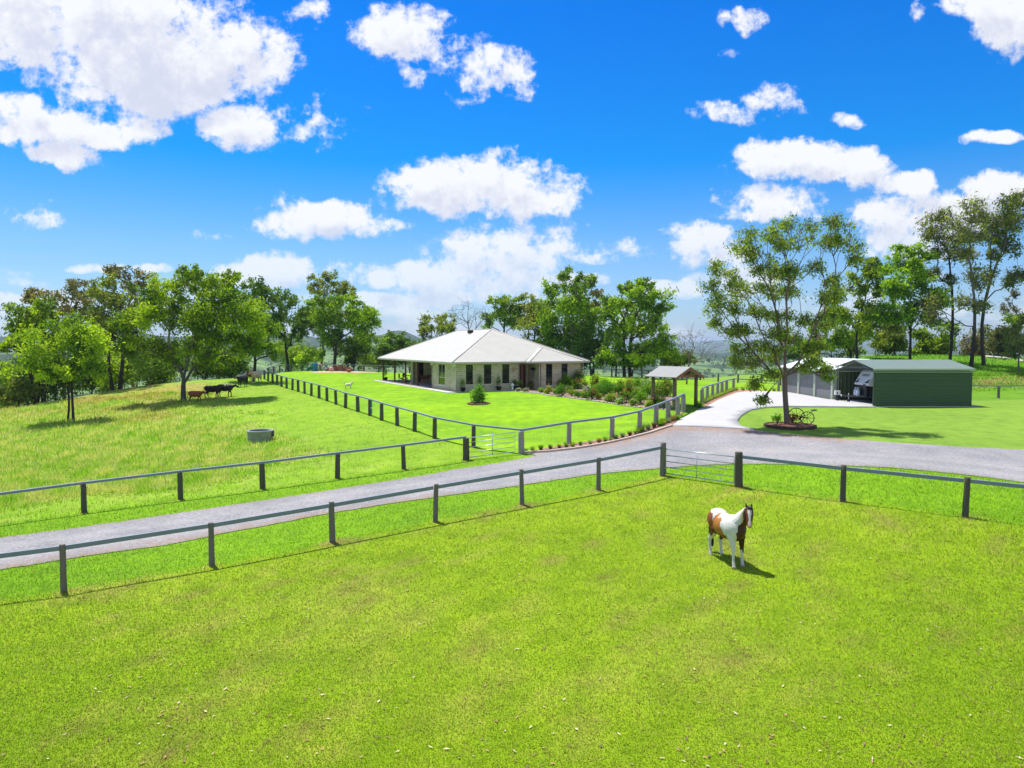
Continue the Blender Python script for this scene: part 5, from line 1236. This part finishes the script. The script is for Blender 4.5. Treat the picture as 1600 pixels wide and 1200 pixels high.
def dog(px, py, d, rz, sc_, c, label):
    p = G(px, py); root = empty('dog', p, rz, label, 'dog', None, sc_)
    P = [('e', (0,0,.36), (.30,.13,.14)), ('e', (.2,0,.38), (.15,.13,.16)), ('c', [(.25,0,.42),(.38,0,.56)], [.1,.09]), ('c', [(.38,0,.57),(.52,0,.52)], [.09,.045]), ('c', [(.36,.06,.62),(.35,.09,.70)], [.035,.015]), ('c', [(.36,-.06,.62),(.35,-.09,.70)], [.035,.015]), ('c', [(-.28,0,.42),(-.42,0,.56),(-.36,0,.66)], [.05,.05,.03])]
    for s in (-1, 1): P += [('c', [(.22,s*.08,.32),(.23,s*.08,.15),(.25,s*.08,.04)], [.07,.04,.04]), ('c', [(-.22,s*.08,.32),(-.26,s*.08,.16),(-.22,s*.08,.04)], [.08,.04,.04])]
    blob('body', P, .022, solid(c), COAT, root, 2)
dog(544, 607, 0, R(20), 1.15, (.72,.66,.55), 'fluffy white dog on the lawn near the long fence')
dog(632, 598.5, 0, R(170), 1.0, (.42,.20,.06), 'small tan dog at the corner of the verandah path')

# ------------------------------------------------------------------ hill and garden things
def trough():
    p = at(404.5, 45.2); root = empty('water_trough', p, 0, 'round grey concrete water trough on the cattle hill', 'trough')
    CT = plain('weathered_concrete', (.26,.28,.27), .85, var=.25, scale=5, bump=.4, bscale=20)
    MB().lathe([(.72,-.2),(.74,0),(.79,.60),(.82,.62),(.82,.70),(.70,.70),(.69,.62),(.66,.3),(0,.28)], 36).build('basin', CT, root)
    MB().lathe([(0,.58),(.69,.58)], 30).build('water', glass_mat('trough_water', (.02,.035,.03)), root)
    MB().box(.60, .86, -.14, .14, .30, .66).build('float_box', plain('dark_float_box', (.05,.05,.05)), root, bevel=.02)
trough()
def leafy(name, p, r, h, n, lf, cols, label=None, cat=None, group=None, seed=0, flowers=None, stem=True, parent=None, droop=0, shape=1.0, kind_name='shrub'):
    q = np.random.default_rng(seed)
    root = empty(kind_name, p, q.uniform(0, 6), label, cat, group) if parent is None else parent
    k = max(5, int(8*shape)); c = q.normal(size=(k, 3)); c /= np.linalg.norm(c, axis=1)[:, None]; c[:, 2] = np.abs(c[:, 2]); c = c*np.array((r*.6, r*.6, h*.55))*q.uniform(.4, 1, k)[:, None] + np.array((0, 0, h*.35))
    idx = q.integers(0, k, n); P = c[idx] + q.normal(size=(n, 3))*np.array((r, r, h*.8))*.20; P[:, 2] = np.maximum(P[:, 2], .03)
    t_ = np.clip(q.uniform(0, 1, k)[idx]*.7 + q.uniform(0, .5, n), 0, 1)[:, None]; Cc = np.array(cols[0])*(1-t_) + np.array(cols[1])*t_
    V, Fc = leaf_quads(P, lf, lf*.45, q, droop)
    mesh_np('foliage', V, Fc, LEAFM, root, col=np.repeat(Cc, 4, 0))
    if stem:
        b = MB()
        for i in range(5):
            e = Vector(c[i % k]); b.tube([(0, 0, -.05), (e.x*.4, e.y*.4, e.z*.5), e], [.025, .018, .008], 5)
        b.build('stem', plain('stem_bark', (.10,.075,.05), .9), root)
    if flowers is not None:
        m = max(6, n//24); P = c[q.integers(0, k, m)] + q.normal(size=(m, 3))*np.array((r, r, h*.5))*.24 + np.array((0, 0, h*.10)); b = MB()
        for x in P: b.ball(x, q.uniform(.035, .06)*(1 if r > .3 else .6), 6, 4, (1, 1, .7))
        b.build('blossom', plain('blossom_%d' % int(flowers[0]*100+flowers[1]*10), flowers, .6, var=.15), root)
    return root
SG = ((.08,.19,.012), (.20,.40,.02)); SY = ((.15,.25,.02), (.32,.45,.03)); SD = ((.045,.12,.010), (.13,.28,.015)); SS = ((.14,.20,.10), (.26,.34,.17))
# small ring bed with a young tree on the lawn
def ring(p, r, h, label, mat, name='brick_ring', mulch=(.10,.05,.03)):
    root = empty(name, p, 0, label, 'garden bed')
    b = MB(); n = max(14, int(r*2*math.pi/.24))
    for i in range(n):
        a = 2*math.pi*i/n; M = Matrix.Translation((r*math.cos(a), r*math.sin(a), 0)) @ Matrix.Rotation(a, 4, 'Z'); b.box(-.06, .06, -.105, .105, -.25, h + random.uniform(-.008,.008), M)
    b.build('edging', mat, root); m = MB(); m.lathe([(r-.06, h-.05), (r*.5, h-.0), (0, h+.02)], 28); m.build('mulch', plain('mulch_%d' % int(mulch[0]*100), mulch, .95, var=.45, scale=14, bump=1, bscale=22), root); return root
BRK = plain('old_dark_brick', (.085,.045,.035), .85, var=.35, scale=6); BRT = plain('tan_edging_brick', (.34,.18,.09), .85, var=.3, scale=6)
p = G(748, 631.5); ring(p, .88, .14, 'small brick-edged ring bed on the front lawn', BRT)
leafy('shrub', p, .85, 1.35, 1100, .22, ((.08,.20,.02), (.22,.42,.04)), 'bright green young shrub in the lawn ring bed', 'shrub', seed=4, kind_name='young_shrub')
# hedge ball
p = at(948.5, 61); leafy('shrub', p + Vector((0,0,0)), 1.25, 1.15, 5200, .12, ((.04,.13,.01), (.12,.30,.015)), 'clipped rounded green bush on the lawn right of the house', 'bush', seed=5, stem=False, shape=3, kind_name='rounded_bush')
p = at(932, 66); leafy('shrub', p, .7, 1.9, 500, .3, SY, 'light green leafy shrub behind the rounded bush', 'shrub', seed=6, kind_name='leafy_shrub')
# garden bed
BED_PX = [(806,612.5),(840,615),(860,619),(904,624),(935,628),(960,632),(985,636),(1006,638),(1040,641),(1050,634),(1052,622),(1040,612),(1000,609),(965,606.8),(940,607),(918,605.8),(905,606.5),(860,606.5),(830,608)]
BED = [xy(G(*q_)) for q_ in BED_PX]
MUL = plain('garden_mulch', (.23,.15,.11), .95, var=.4, scale=5, bump=.8, bscale=14)
tag(sheet('garden_bed', BED, .05, MUL, cell=.6, step=.4, jit=.08), 'pebbled mulch garden bed curving from the house to the gatehouse', 'garden bed', kind='structure')
def edging(pts, name, label, col, r=.10):
    b = MB(); q = random.Random(5); P = densify(pts, .34, 0, closed=False)
    for x, y in P: b.ball((x+q.uniform(-.04,.04), y+q.uniform(-.04,.04), h1(x, y)+.05), r*q.uniform(.7,1.25), 8, 5, (1, q.uniform(.8,1.3), .7))
    tag(b.build(name, plain(name+'_stone', col, .85, var=.2, scale=3)), label, 'edging', kind='stuff')
edging([xy(G(*q_)) for q_ in BED_PX[:9]], 'stone_edging', 'line of pale rounded stones along the lawn side of the garden bed', (.52,.46,.42))
FL = {'pink': (.62,.10,.22), 'red': (.50,.03,.02), 'orange': (.60,.16,.04), 'white': (.75,.70,.66), 'salmon': (.65,.28,.2), None: None}
ORD = ['first','second','third','fourth','fifth','sixth','seventh','eighth','ninth','tenth','eleventh','twelfth','thirteenth','fourteenth','fifteenth','sixteenth','seventeenth','eighteenth','nineteenth','twentieth','twenty-first','twenty-second','twenty-third','twenty-fourth','twenty-fifth','twenty-sixth','twenty-seventh','twenty-eighth','twenty-ninth','thirtieth']
ROWS = {'back': [(818,607.5,.45,.8,'salmon',SY),(829,608.5,.5,.95,'pink',SY),(842,608,.55,.9,None,SD),(852,608,.6,1.3,'white',SG),(862,608.5,.5,1.1,'salmon',SY),(874,608.5,.6,1.3,'pink',SY),(885,609,.7,1.8,None,SG),(896,609,.6,1.4,'red',SG),(903,608,.8,2.1,'pink',SD),(912,609,.6,1.2,'salmon',SY),(932,611,.5,.9,'white',SS),(944,612,.7,1.4,None,SG),(956,612.5,.6,1.1,'orange',SY),(972,613,.6,1.3,'red',SD),(985,614,.7,1.5,'orange',SY),(998,614.5,.7,1.5,None,SG),(1010,615.5,.7,1.7,'white',SG),(1031,618,.7,1.5,'orange',SG),(1042,620,.8,1.8,'red',SD)],
        'front': [(811,612,.3,.45,'white',SS),(822,613,.35,.5,'pink',SS),(845,614,.4,.55,None,SG),(858,616.5,.45,.8,'red',SY),(869,617,.4,.65,'pink',SG),(880,620,.65,1.25,None,SD),(893,619.5,.5,.75,'orange',SY),(903,622,.45,.7,None,SD),(914,622.5,.5,.8,'salmon',SG),(926,625,.65,1.25,'red',SD),(936,625,.4,.6,'orange',SY),(947,628,.4,.55,'white',SS),(957,629,.55,.95,'salmon',SY),(969,632,.4,.6,'white',SG),(978,630,.6,1.05,'orange',SD),(990,634,.4,.6,'salmon',SG),(1001,632,.65,1.2,None,SG),(1014,637,.4,.6,None,SY),(1026,636,.6,1.0,'pink',SD),(1038,638,.5,.8,'orange',SY)],
        'middle': [(890,614,.55,.9,'pink',SD),(918,616,.5,.85,'white',SS),(935,617,.7,1.2,'red',SG),(950,619,.5,.9,'salmon',SY),(966,620,.65,1.2,None,SD),(982,622,.7,1.3,'red',SD),(996,623,.6,1.1,'pink',SG),(1008,625,.75,1.4,None,SG),(1020,624,.6,1.2,None,SG),(1033,626,.8,1.5,'orange',SD)]}
for row, L in ROWS.items():
    for i, (px, py, r, h, fl, cl_) in enumerate(L):
        sz = 'low' if h < .7 else ('tall' if h > 1.3 else 'medium')
        leafy('shrub', G(px, py), r*1.25, h*.88, int(420*r*h/.4)+200, .14, cl_, f'{sz} {fl + "-flowered" if fl else "plain green"} shrub, {ORD[i]} from the house in the {row} row of the garden bed', 'shrub', 'flowering shrubs in the garden bed', seed=200+i+len(row)*31, flowers=FL[fl], kind_name='garden_shrub')
# planted strip between fence and drive, with kerb
def off_pt(p, q_, d): v = Vector((q_.x-p.x, q_.y-p.y)); n = Vector((v.y, -v.x)).normalized(); return (p.x+n.x*d, p.y+n.y*d)
kb = MB(); KP = densify(KERB_W, .5, closed=False)
for a, b_ in zip(KP[:-1], KP[1:]): kb.beam((a[0], a[1], h1(*a)+.02), (b_[0], b_[1], h1(*b_)+.02), .14, .20)
tag(kb.build('kerb', plain('kerb_stone', (.50,.40,.33), .8, var=.1)), 'pale curved concrete kerb between planted strip and gravel', 'kerb', kind='structure')
STRIP = KERB_W + [xy(p) for p in reversed(LAWN_FW)]
tag(sheet('planted_strip', STRIP, .045, plain('bark_mulch', (.27,.15,.11), .95, var=.4, scale=6, bump=.8, bscale=14), cell=.5, step=.3), 'bark mulch strip under the curved fence', 'garden bed', kind='structure')
STRIP2 = [xy(G(*q_)) for q_ in CONC_PX[5:]] + [xy(p) for p in reversed(DRIVE_W)]
tag(sheet('drive_strip', STRIP2, .045, plain('bark_mulch_red', (.32,.16,.10), .95, var=.4, scale=6, bump=.8, bscale=14), cell=.5, step=.3), 'reddish mulch strip beside the concrete driveway', 'garden bed', kind='structure')
def tuft(p, r, h, cols, label, group, seed):
    q = np.random.default_rng(seed); n = 150; a = q.uniform(0, 6.283, n); b0 = np.c_[np.cos(a), np.sin(a), np.zeros(n)]*(r*.25*q.uniform(0, 1, n))[:, None]
    out = np.c_[np.cos(a), np.sin(a), np.zeros(n)]*(r*q.uniform(.3, 1, n))[:, None] + np.c_[np.zeros(n), np.zeros(n), h*q.uniform(.5, 1, n)]
    w = np.c_[-np.sin(a), np.cos(a), np.zeros(n)]*.014; V = np.stack([b0-w, b0+w, b0+out], 1).reshape(-1, 3); t_ = q.uniform(0, 1, n)[:, None]
    Cc = np.array(cols[0])*(1-t_)+np.array(cols[1])*t_
    o = mesh_np('grass_tuft', V, np.arange(3*n).reshape(n, 3), LEAFM, None, col=np.repeat(Cc, 3, 0)); o.location = p; tag(o, label, 'grass tuft', group)
def walk(pts, n):
    L = [0]; P = [Vector(p) for p in pts]
    for a, b_ in zip(P[:-1], P[1:]): L.append(L[-1]+(b_-a).length)
    for i in range(n):
        t_ = (i+.5)/n*L[-1]; k = max(j for j in range(len(L)) if L[j] <= t_); k = min(k, len(P)-2); yield P[k].lerp(P[k+1], (t_-L[k])/(L[k+1]-L[k]))
mid = [((a[0]*.55+b_[0]*.45), (a[1]*.55+b_[1]*.45)) for a, b_ in zip(KERB_W, [xy(p) for p in LAWN_FW])]
for i, v in enumerate(walk(mid, 26)):
    big = i > 15; c = [SG, SS, SY, ((.16,.08,.03),(.24,.16,.06)), SD][(i*7) % 5]; nm = ['green','silvery','yellow-green','rusty','dark green'][(i*7) % 5]
    v = v + Vector((math.sin(i*5.1)*.10, math.cos(i*3.7)*.08)); kz = .8+.45*abs(math.sin(i*2.3))
    tuft(Vector((v.x, v.y, h1(v.x, v.y)+.04)), (.30 if big else .18)*kz, (.42 if big else .28)*kz, c, f'{nm} plant, {ORD[i]} along the gravel kerb counted from the gate corner', 'small plants along the gravel kerb', 300+i)
mid2 = [((a[0]+b_[0])/2, (a[1]+b_[1])/2) for a, b_ in zip([xy(G(*q_)) for q_ in [(1103,636.5),(1116,629),(1122,626),(1127.6,623.5),(1133,621),(1139,618.5),(1150,614.3),(1183,612),(1217,613)]], [xy(p) for p in DRIVE_W])]
for i, v in enumerate(walk(mid2, 22)):
    tuft(Vector((v.x, v.y, h1(v.x, v.y)+.04)), .34, .46, SY if i % 3 else SS, f'spiky grass tuft, {ORD[i]} along the concrete driveway counted from the gatehouse', 'grass tufts along the driveway strip', 340+i)
tuft(G(1093, 637), .6, .7, SG, 'large grass clump at the foot of the right gatehouse post', None, 399)
# pots and things by the house wall
def pot(p, r, h, label, seed, plant=True, cols=SD, ph=.9, mat=None):
    root = empty('potted_plant', p, 0, label, 'potted plant'); MB().lathe([(0,0),(r*.7,0),(r,h*.9),(r*1.08,h),(r*.9,h),(r*.85,h*.85),(0,h*.85)], 18).build('pot', mat or BLACK, root)
    e = bpy.data.objects.new('tmp', None); leafy('f', Vector((0,0,0)), r*1.6, ph, 260, .13, cols, seed=seed, stem=False, parent=root)
    for o in root.children:
        if o.name.startswith('foliage'): o.location = (0, 0, h*.8)
for s, lab, cl_, ph in ((1.15, 'leftmost pot with feathery plant against the front brick wall', SG, 1.0), (3.10, 'dark leafy potted plant between the first and second front windows', SD, 1.25), (5.05, 'dark potted plant between the second and third front windows', SD, 1.2)):
    pot(hw(s, .15, -.06), .27, .42, lab, int(s*10), cols=cl_, ph=ph)
pot(hw(6.95, .2, -.06), .3, .4, 'bushy pot beside the front entry post', 71, cols=SD, ph=.8); pot(hw(7.35, -.1, -.06), .26, .4, 'second bushy pot at the entry corner', 72, cols=SG, ph=.7)
pot(hw(.55, 24.2, -.02), .28, .4, 'potted plant at the far verandah corner post', 73, cols=SG, ph=1.3)
r_ = empty('garden_ornament', hw(6.45, -.15, -.06), 0, 'white round lantern ornament in front of the entry pots', 'ornament'); MB().lathe([(0,0),(.14,0),(.10,.3),(.06,.34),(.15,.40),(.19,.52),(.15,.64),(.05,.7),(0,.75)], 16).build('stand', WHITE, r_)
def chair(p, rz, label, mat=BLACK):
    r = empty('outdoor_chair', p, rz, label, 'chair', 'chairs round the verandah table')
    MB().box(-.24,.24,-.24,.24,.42,.46).build('seat', mat, r); MB().box(-.24,.24,-.26,-.22,.50,1.0).build('backrest', mat, r)
    for x in (-.21,.21):
        for y in (-.22,.21): MB().box(x-.02,x+.02,y-.02,y+.02,0,.42 if y > 0 else .95).build('leg', mat, r)
fz = FZ-.02
def hp(s, t_): v = hw(s, t_); return Vector((v.x, v.y, fz))
chair(hp(1.3, 20.2), RZ+R(-90), 'left dark chair at the verandah table'); chair(hp(2.2, 21.4), RZ+R(180), 'rear dark chair at the verandah table'); chair(hp(3.2, 20.2), RZ+R(90), 'right dark chair at the verandah table')
r_ = empty('outdoor_table', hp(2.2, 20.2), RZ, 'dark table with crossed legs at the far end of the verandah', 'table'); MB().box(-.6,.6,-.6,.6,.70,.75).build('tabletop', BLACK, r_)
for x in (-.5,.5):
    for y in (-.5,.5): MB().box(x-.035,x+.035,y-.035,y+.035,0,.70).build('leg', BLACK, r_)
r_ = empty('bench', hp(3.0, 15.4), RZ+R(20), 'reddish timber bench on the verandah', 'bench'); RW = plain('red_bench', (.26,.08,.04), .6, var=.2)
MB().box(-.8,.8,-.25,.25,.40,.46).build('seat', RW, r_); MB().box(-.8,.8,.24,.29,.50,.95).build('backrest', RW, r_)
for x in (-.75,.75): MB().box(x-.04,x+.04,-.24,.28,0,.40).build('leg', RW, r_)
r_ = empty('barbecue', hp(2.6, 11.6), RZ, 'black barbecue beside the brick corner on the verandah', 'barbecue'); MB().box(-.6,.6,-.3,.3,.45,.9).build('cabinet', BLACK, r_, bevel=.02); MB().box(-.4,.4,-.3,.3,.902,1.2).build('hood', BLACK, r_, bevel=.08)
for x in (-.55,.55): MB().box(x-.03,x+.03,-.25,.25,0,.45).build('leg', BLACK, r_)
r_ = empty('leaning_plank', hp(.2, 13.6), RZ, 'short bent timber plank leaning on a verandah post', 'plank'); MB().beam((-.1,-.7,0),(.1,0,.75), .05, .12).build('plank', plain('tan_plank', (.40,.22,.13), .7), r_)
# tree bed under the big gum with old wheel rake
hb = W(1231, 667, 43); hbz = h1(hb.x, hb.y); bp = Vector((hb.x+.10, hb.y-.05, hbz)); ring(bp, 1.45, .15, 'large dark brick ring bed under the open gum tree', BRK, mulch=(.15,.06,.035))
def wheel_rake():
    IR = plain('rusty_iron', (.07,.035,.025), .7, .4, var=.3, scale=8); root = empty('wheel_rake', bp+Vector((.75,.1,.18)), R(-15), 'rusty antique two-wheeled hay rake with metal seat under the gum tree', 'hay rake')
    for x, r in ((-.28,.46),(.28,.38)):
        b = MB(); b.tube([(x+r*math.cos(a*math.pi/16), (.3 if x < 0 else -.3), r+r*math.sin(a*math.pi/16)) for a in range(33)], .028, 6, cap=False); w_ = b.build('wheel', IR, root)
        s = MB()
        for a in range(8): s.tube([(x, (.3 if x < 0 else -.3), r), (x+r*math.cos(a*math.pi/4), (.3 if x < 0 else -.3), r+r*math.sin(a*math.pi/4))], .012, 4)
        s.build('spokes', IR, w_)
    MB().tube([(-.28,.3,.46),(.28,-.3,.38)], .03, 8).build('axle', IR, root)
    MB().tube([(0,0,.45),(.35,0,.55),(.62,0,.80)], .02, 6).build('seat_spring', IR, root)
    MB().ball((.68,0,.84), .17, 14, 6, (1.2,1,.3)).build('seat', plain('grey_seat', (.16,.15,.14), .5, .5), root)
    t_ = MB()
    for i in range(9): y = -.35+.09*i; t_.tube([(0,y,.45),(-.15,y,.25),(.05,y,.06)], .01, 4)
    t_.build('tines', IR, root)
wheel_rake()
leafy('shrub', bp+Vector((-.7,.15,.2)), .42, .55, 160, .16, SG, 'small leafy plant left of the gum trunk in the ring bed', 'plant', seed=12, kind_name='leafy_plant')
leafy('shrub', bp+Vector((.35,.5,.2)), .5, .6, 260, .13, ((.13,.05,.03),(.22,.09,.04)), 'rust-coloured bromeliad clump behind the hay rake', 'plant', seed=13, kind_name='rusty_plant')
# playthings and woodpile by the back fence
def back(px, d): return at(px, d)
r_ = empty('play_slide', back(490.5, 108), R(60), 'blue plastic play slide by the back fence', 'slide'); BL = plain('blue_plastic', (.01,.20,.42), .4)
b = MB(); b.add([(-.3,0,1.15),(.3,0,1.15),(.3,1.4,.1),(-.3,1.4,.1),(-.3,0,1.05),(.3,0,1.05),(.3,1.4,0),(-.3,1.4,0)], [(0,1,2,3),(7,6,5,4),(0,4,5,1),(1,5,6,2),(2,6,7,3),(3,7,4,0)]); b.build('slide_bed', BL, r_)
b = MB(); b.box(-.36,.36,-.5,-.02,0,1.25); b.build('ladder_tower', BL, r_, bevel=.08)
r_ = empty('shade_frame', back(484.5, 109), 0, 'small dark frame left of the blue slide', 'frame')
for x in (-.35,.35): MB().tube([(x,-.2,0),(x,0,1.15)], .05, 6).build('leg', BLACK, r_)
MB().tube([(-.4,0,1.12),(.4,0,1.12)], .05, 6).build('crossbar', BLACK, r_); MB().box(-.3,.3,-.1,.1,.25,.6).build('panel', plain('navy_panel', (.03,.05,.09)), r_)
r_ = empty('arched_shelter', back(499.5, 108), 0, 'pale pink arched garden shelter between slide and woodpile', 'shelter'); PK = plain('pale_pink_render', (.55,.36,.30), .8, var=.12)
MB().tube([(-.28,0,-.05),(-.28,0,.75),(-.18,0,1.0),(0,0,1.08),(.18,0,1.0),(.28,0,.75),(.28,0,-.05)], .11, 8).build('arch', PK, r_)
q = random.Random(8); r_ = empty('woodpile', back(530, 108), R(4), 'long stack of rusty brown firewood along the back fence', 'woodpile'); b = MB()
for i in range(150):
    x = q.uniform(-2.0, 2.0); z = q.uniform(.08, .95*(1-(x/2.4)**2)); b.tube([(x,-.35,z),(x+q.uniform(-.1,.1),.35,z)], q.uniform(.07,.12), 7)
b.build('logs', plain('firewood', (.20,.09,.06), .9, var=.5, scale=4), r_)
r_ = empty('stone_pile', back(517.5, 107), 0, 'pale boulder at the left end of the firewood stack', 'boulder'); MB().ball((0,0,.35), .38, 9, 7, (1,.8,1)).build('boulder', PK, r_)
r_ = empty('clay_pot', back(545, 106), 0, 'terracotta pot at the right end of the firewood stack', 'pot'); MB().lathe([(0,0),(.25,0),(.36,.45),(.30,.5),(.25,.45),(0,.4)], 14).build('pot', TERRA, r_)
ps = [xy(G(*q_)) for q_ in ((480,581.5),(500,580.8),(540,580.3),(570,580.6),(590,582.3),(560,583),(520,582.8),(495,583))]
tag(sheet('sand_patch', ps, .045, plain('sand', (.48,.33,.2), .95, var=.15), cell=.6, step=.5), 'sandy strip in front of the woodpile', 'sand', kind='structure')
# blue strap on a post
pp = LAWN_LW[6]; r_ = empty('blue_strap', pp+Vector((.16,-.14,.0)), 0, 'bright blue strap hanging down a fence post of the long lawn fence', 'strap'); MB().box(-.05,.05,-.012,.012,.12,1.22).build('strap', plain('blue_webbing', (.02,.22,.55), .6), r_); MB().box(-.06,.06,-.03,.03,.55,.66).build('buckle', WHITE, r_)
# fallen pale logs on the mound
for pts, lab in (([(1540,572,100),(1553,574,99),(1568,576.5,98),(1580,577,97)], 'pale fallen dead log on the grassy mound'), ([(1590,576,95),(1600,581,94),(1612,584,93)], 'pale dead log end at the right frame edge')):
    w_ = [W(*q_) for q_ in pts]; o_ = at(pts[0][0], pts[0][2]); r_ = empty('fallen_log', o_, 0, lab, 'log')
    L_ = [Vector((v.x, v.y, h1(v.x, v.y)+.25))-o_ for v in w_]; MB().tube(L_, [.16]*(len(L_)-1)+[.08], 8).build('log', plain('dead_wood', (.52,.47,.43), .8, var=.15), r_)
    MB().tube([L_[1], L_[1]+Vector((-.5,.1,.8))], [.08,.03], 6).build('branch', plain('dead_wood', (.52,.47,.43)), r_)

# ------------------------------------------------------------------ grass, long grass, fallen leaves
def blades(name, P, h, w, cols, mat, label, q, lean=.5, cat='grass'):
    n = len(P); a = q.uniform(0, 6.283, n); dx = np.c_[np.cos(a), np.sin(a)]; z = H(P[:, 0], P[:, 1]); B = np.c_[P, z]
    ww = np.c_[-dx[:, 1], dx[:, 0], np.zeros(n)]*(w*.5)[:, None]; tip = np.c_[dx*(h*lean*q.uniform(.1, 1.2, n))[:, None], h]
    V = np.stack([B-ww, B+ww, B+tip], 1).reshape(-1, 3)
    o = mesh_np(name, V, np.arange(3*n).reshape(n, 3), mat, None, col=np.repeat(cols, 3, 0)); tag(o, label, cat, kind='stuff'); return o
BLADE = attr_mat('grass_blades', .7, .35, .25)
def pix_scatter(n, px0, px1, py0, py1, q, power=1.0):
    """scatter evenly over the view so that near and far ground are covered alike"""
    px = q.uniform(px0, px1, n); py = q.uniform(py0, py1, n)
    z0 = h1(0, 20); u = (px-800)/F; v = (600-py)/F; dy = math.cos(TH)+v*math.sin(TH); dz = -math.sin(TH)+v*math.cos(TH); ok = dz < -.01
    t_ = np.full(n, 20.); 
    for _ in range(7):
        zz = H(u*t_, dy*t_); t_ = np.where(ok, np.clip((zz-CZ)/np.minimum(dz, -.01), 3, 140), 0)
    P = np.c_[u*t_, dy*t_]; return P[ok & (t_ > 3) & (t_ < 138)], t_
q = np.random.default_rng(50)
P, _ = pix_scatter(560000, -600, 2300, 715, 1230, q); rd = inside(P, ROAD); edge_ = seg_dist(P[:, 0], P[:, 1], ROAD) < .16*q.uniform(0, 1, len(P))**.5; ok = inside(P, PADDOCK) | ((~rd | edge_) & (P[:, 1] < 40)); P = P[ok & ~inside(P, HILL)]
d = np.hypot(P[:, 0], P[:, 1]); base_c = ground_col(P[:, 0], P[:, 1])*q.uniform(1.02, 1.5, len(P))[:, None]; dry = q.uniform(0, 1, len(P)) < .07; base_c[dry] = np.array((.30,.25,.10)); dk_ = q.uniform(0, 1, len(P)) < .012; base_c[dk_] = np.array((.09,.07,.02))
blades('paddock_grass', P, (.012+.0022*d)*q.uniform(.5, 1.3, len(P)), .004+.00075*d, base_c, BLADE, 'short green grass of the front paddock and drive verges', q, 1.3)
P, _ = pix_scatter(290000, -600, 760, 585, 840, q); t_ = tallness(P[:, 0], P[:, 1]); keep = q.uniform(0, 1, len(P)) < t_; P = P[keep]; t_ = t_[keep]; d = np.hypot(P[:, 0], P[:, 1])
cl = ground_col(P[:, 0], P[:, 1]); k = sstep(-.2, .8, vnoise(P[:, 0], P[:, 1], 2.0, 71) + q.normal(size=len(P))*.35)[:, None]*.55; cl = (cl*(1-k) + np.array((.46,.44,.17))*k)*q.uniform(1.0, 1.7, len(P))[:, None]
blades('long_grass', P, (.07+.24*t_)*q.uniform(.4, 1.2, len(P)), .006+.0009*d, cl, BLADE, 'long seedy grass on the cattle hill', q, 1.0)
P, _ = pix_scatter(60000, 1340, 1660, 556, 625, q); m_ = (P[:, 0] > 33) & (P[:, 1] > 73); P = P[m_]; d = np.hypot(P[:, 0], P[:, 1])
cl = ground_col(P[:, 0], P[:, 1])*q.uniform(1.0, 2.0, len(P))[:, None]
blades('mound_grass', P, .26*q.uniform(.3, 1.2, len(P)), .006+.0009*d, cl, BLADE, 'lush tall grass on the mound behind the carport', q, 1.0)
# fallen leaves and bark in the paddock
P, _ = pix_scatter(1200, -500, 2200, 760, 1200, q); P = P[inside(P, PADDOCK)]; n = len(P); z = H(P[:, 0], P[:, 1]) + .03
V, Fc = leaf_quads(np.c_[P, z], .095, .035, q, 0, 6); V = V.reshape(-1, 4, 3); V[:, :, 2] = z[:, None] + (V[:, :, 2]-z[:, None])*.25; V = V.reshape(-1, 3)
pal = np.array([(.42,.33,.20),(.36,.22,.12),(.24,.12,.07),(.56,.46,.30),(.14,.08,.05)]); o = mesh_np('leaf_litter', V, Fc, attr_mat('litter', .8), None, col=np.repeat(pal[q.integers(0, 5, n)], 4, 0)); tag(o, 'dry fallen leaves scattered over the front paddock', 'leaves', kind='stuff')
# wooded valley seen far below
def far_forest():
    q = np.random.default_rng(90); n = 2600; th = q.uniform(R(-40), R(40), n); r = q.uniform(230, 1900, n)**1.0; X = r*np.sin(th); Y = r*np.cos(th)
    m = (vnoise(X, Y, 420, 41) + .5*vnoise(X, Y, 140, 42) > -.15) | (r < 420); X, Y, r = X[m], Y[m], r[m]; Z = H(X, Y); V = []; Cc = []
    for x, y, z, rr in zip(X, Y, Z, r):
        k = 46; h = q.uniform(9, 17); w_ = h*.36; c = q.normal(size=(6, 3))*np.array((w_*.5, w_*.5, h*.16)) + np.array((x, y, z+h*.66)); P = c[q.integers(0, 6, k)] + q.normal(size=(k, 3))*w_*.28
        v, _ = leaf_quads(P, max(1.4, rr*.0022), max(.9, rr*.0014), q, .2); V.append(v); t_ = q.uniform(0, 1); Cc.append(np.tile(np.array((.035,.075,.015))*(1-t_)+np.array((.10,.16,.03))*t_, (4*k, 1)))
    V = np.concatenate(V); o = mesh_np('valley_forest', V, np.arange(len(V)).reshape(-1, 4), LEAFM, None, col=np.concatenate(Cc)); tag(o, 'hazy far-off woodland covering the valley below', 'forest', kind='stuff')
far_forest()

# ------------------------------------------------------------------ haze
def build_haze():
    m, t, out = new_mat('haze'); v = t.add('ShaderNodeVolumePrincipled'); v.inputs['Color'].default_value = (.62, .76, .98, 1)
    v.inputs['Density'].default_value = .00011; v.inputs['Anisotropy'].default_value = .2; t.link(v.outputs[0], out.inputs['Volume'])
    o = MB().box(-14500, 14500, -1500, 14500, -78, 95).build('haze', m); tag(o, 'pale blue haze over the far valley and hills', 'haze', kind='stuff')
build_haze()
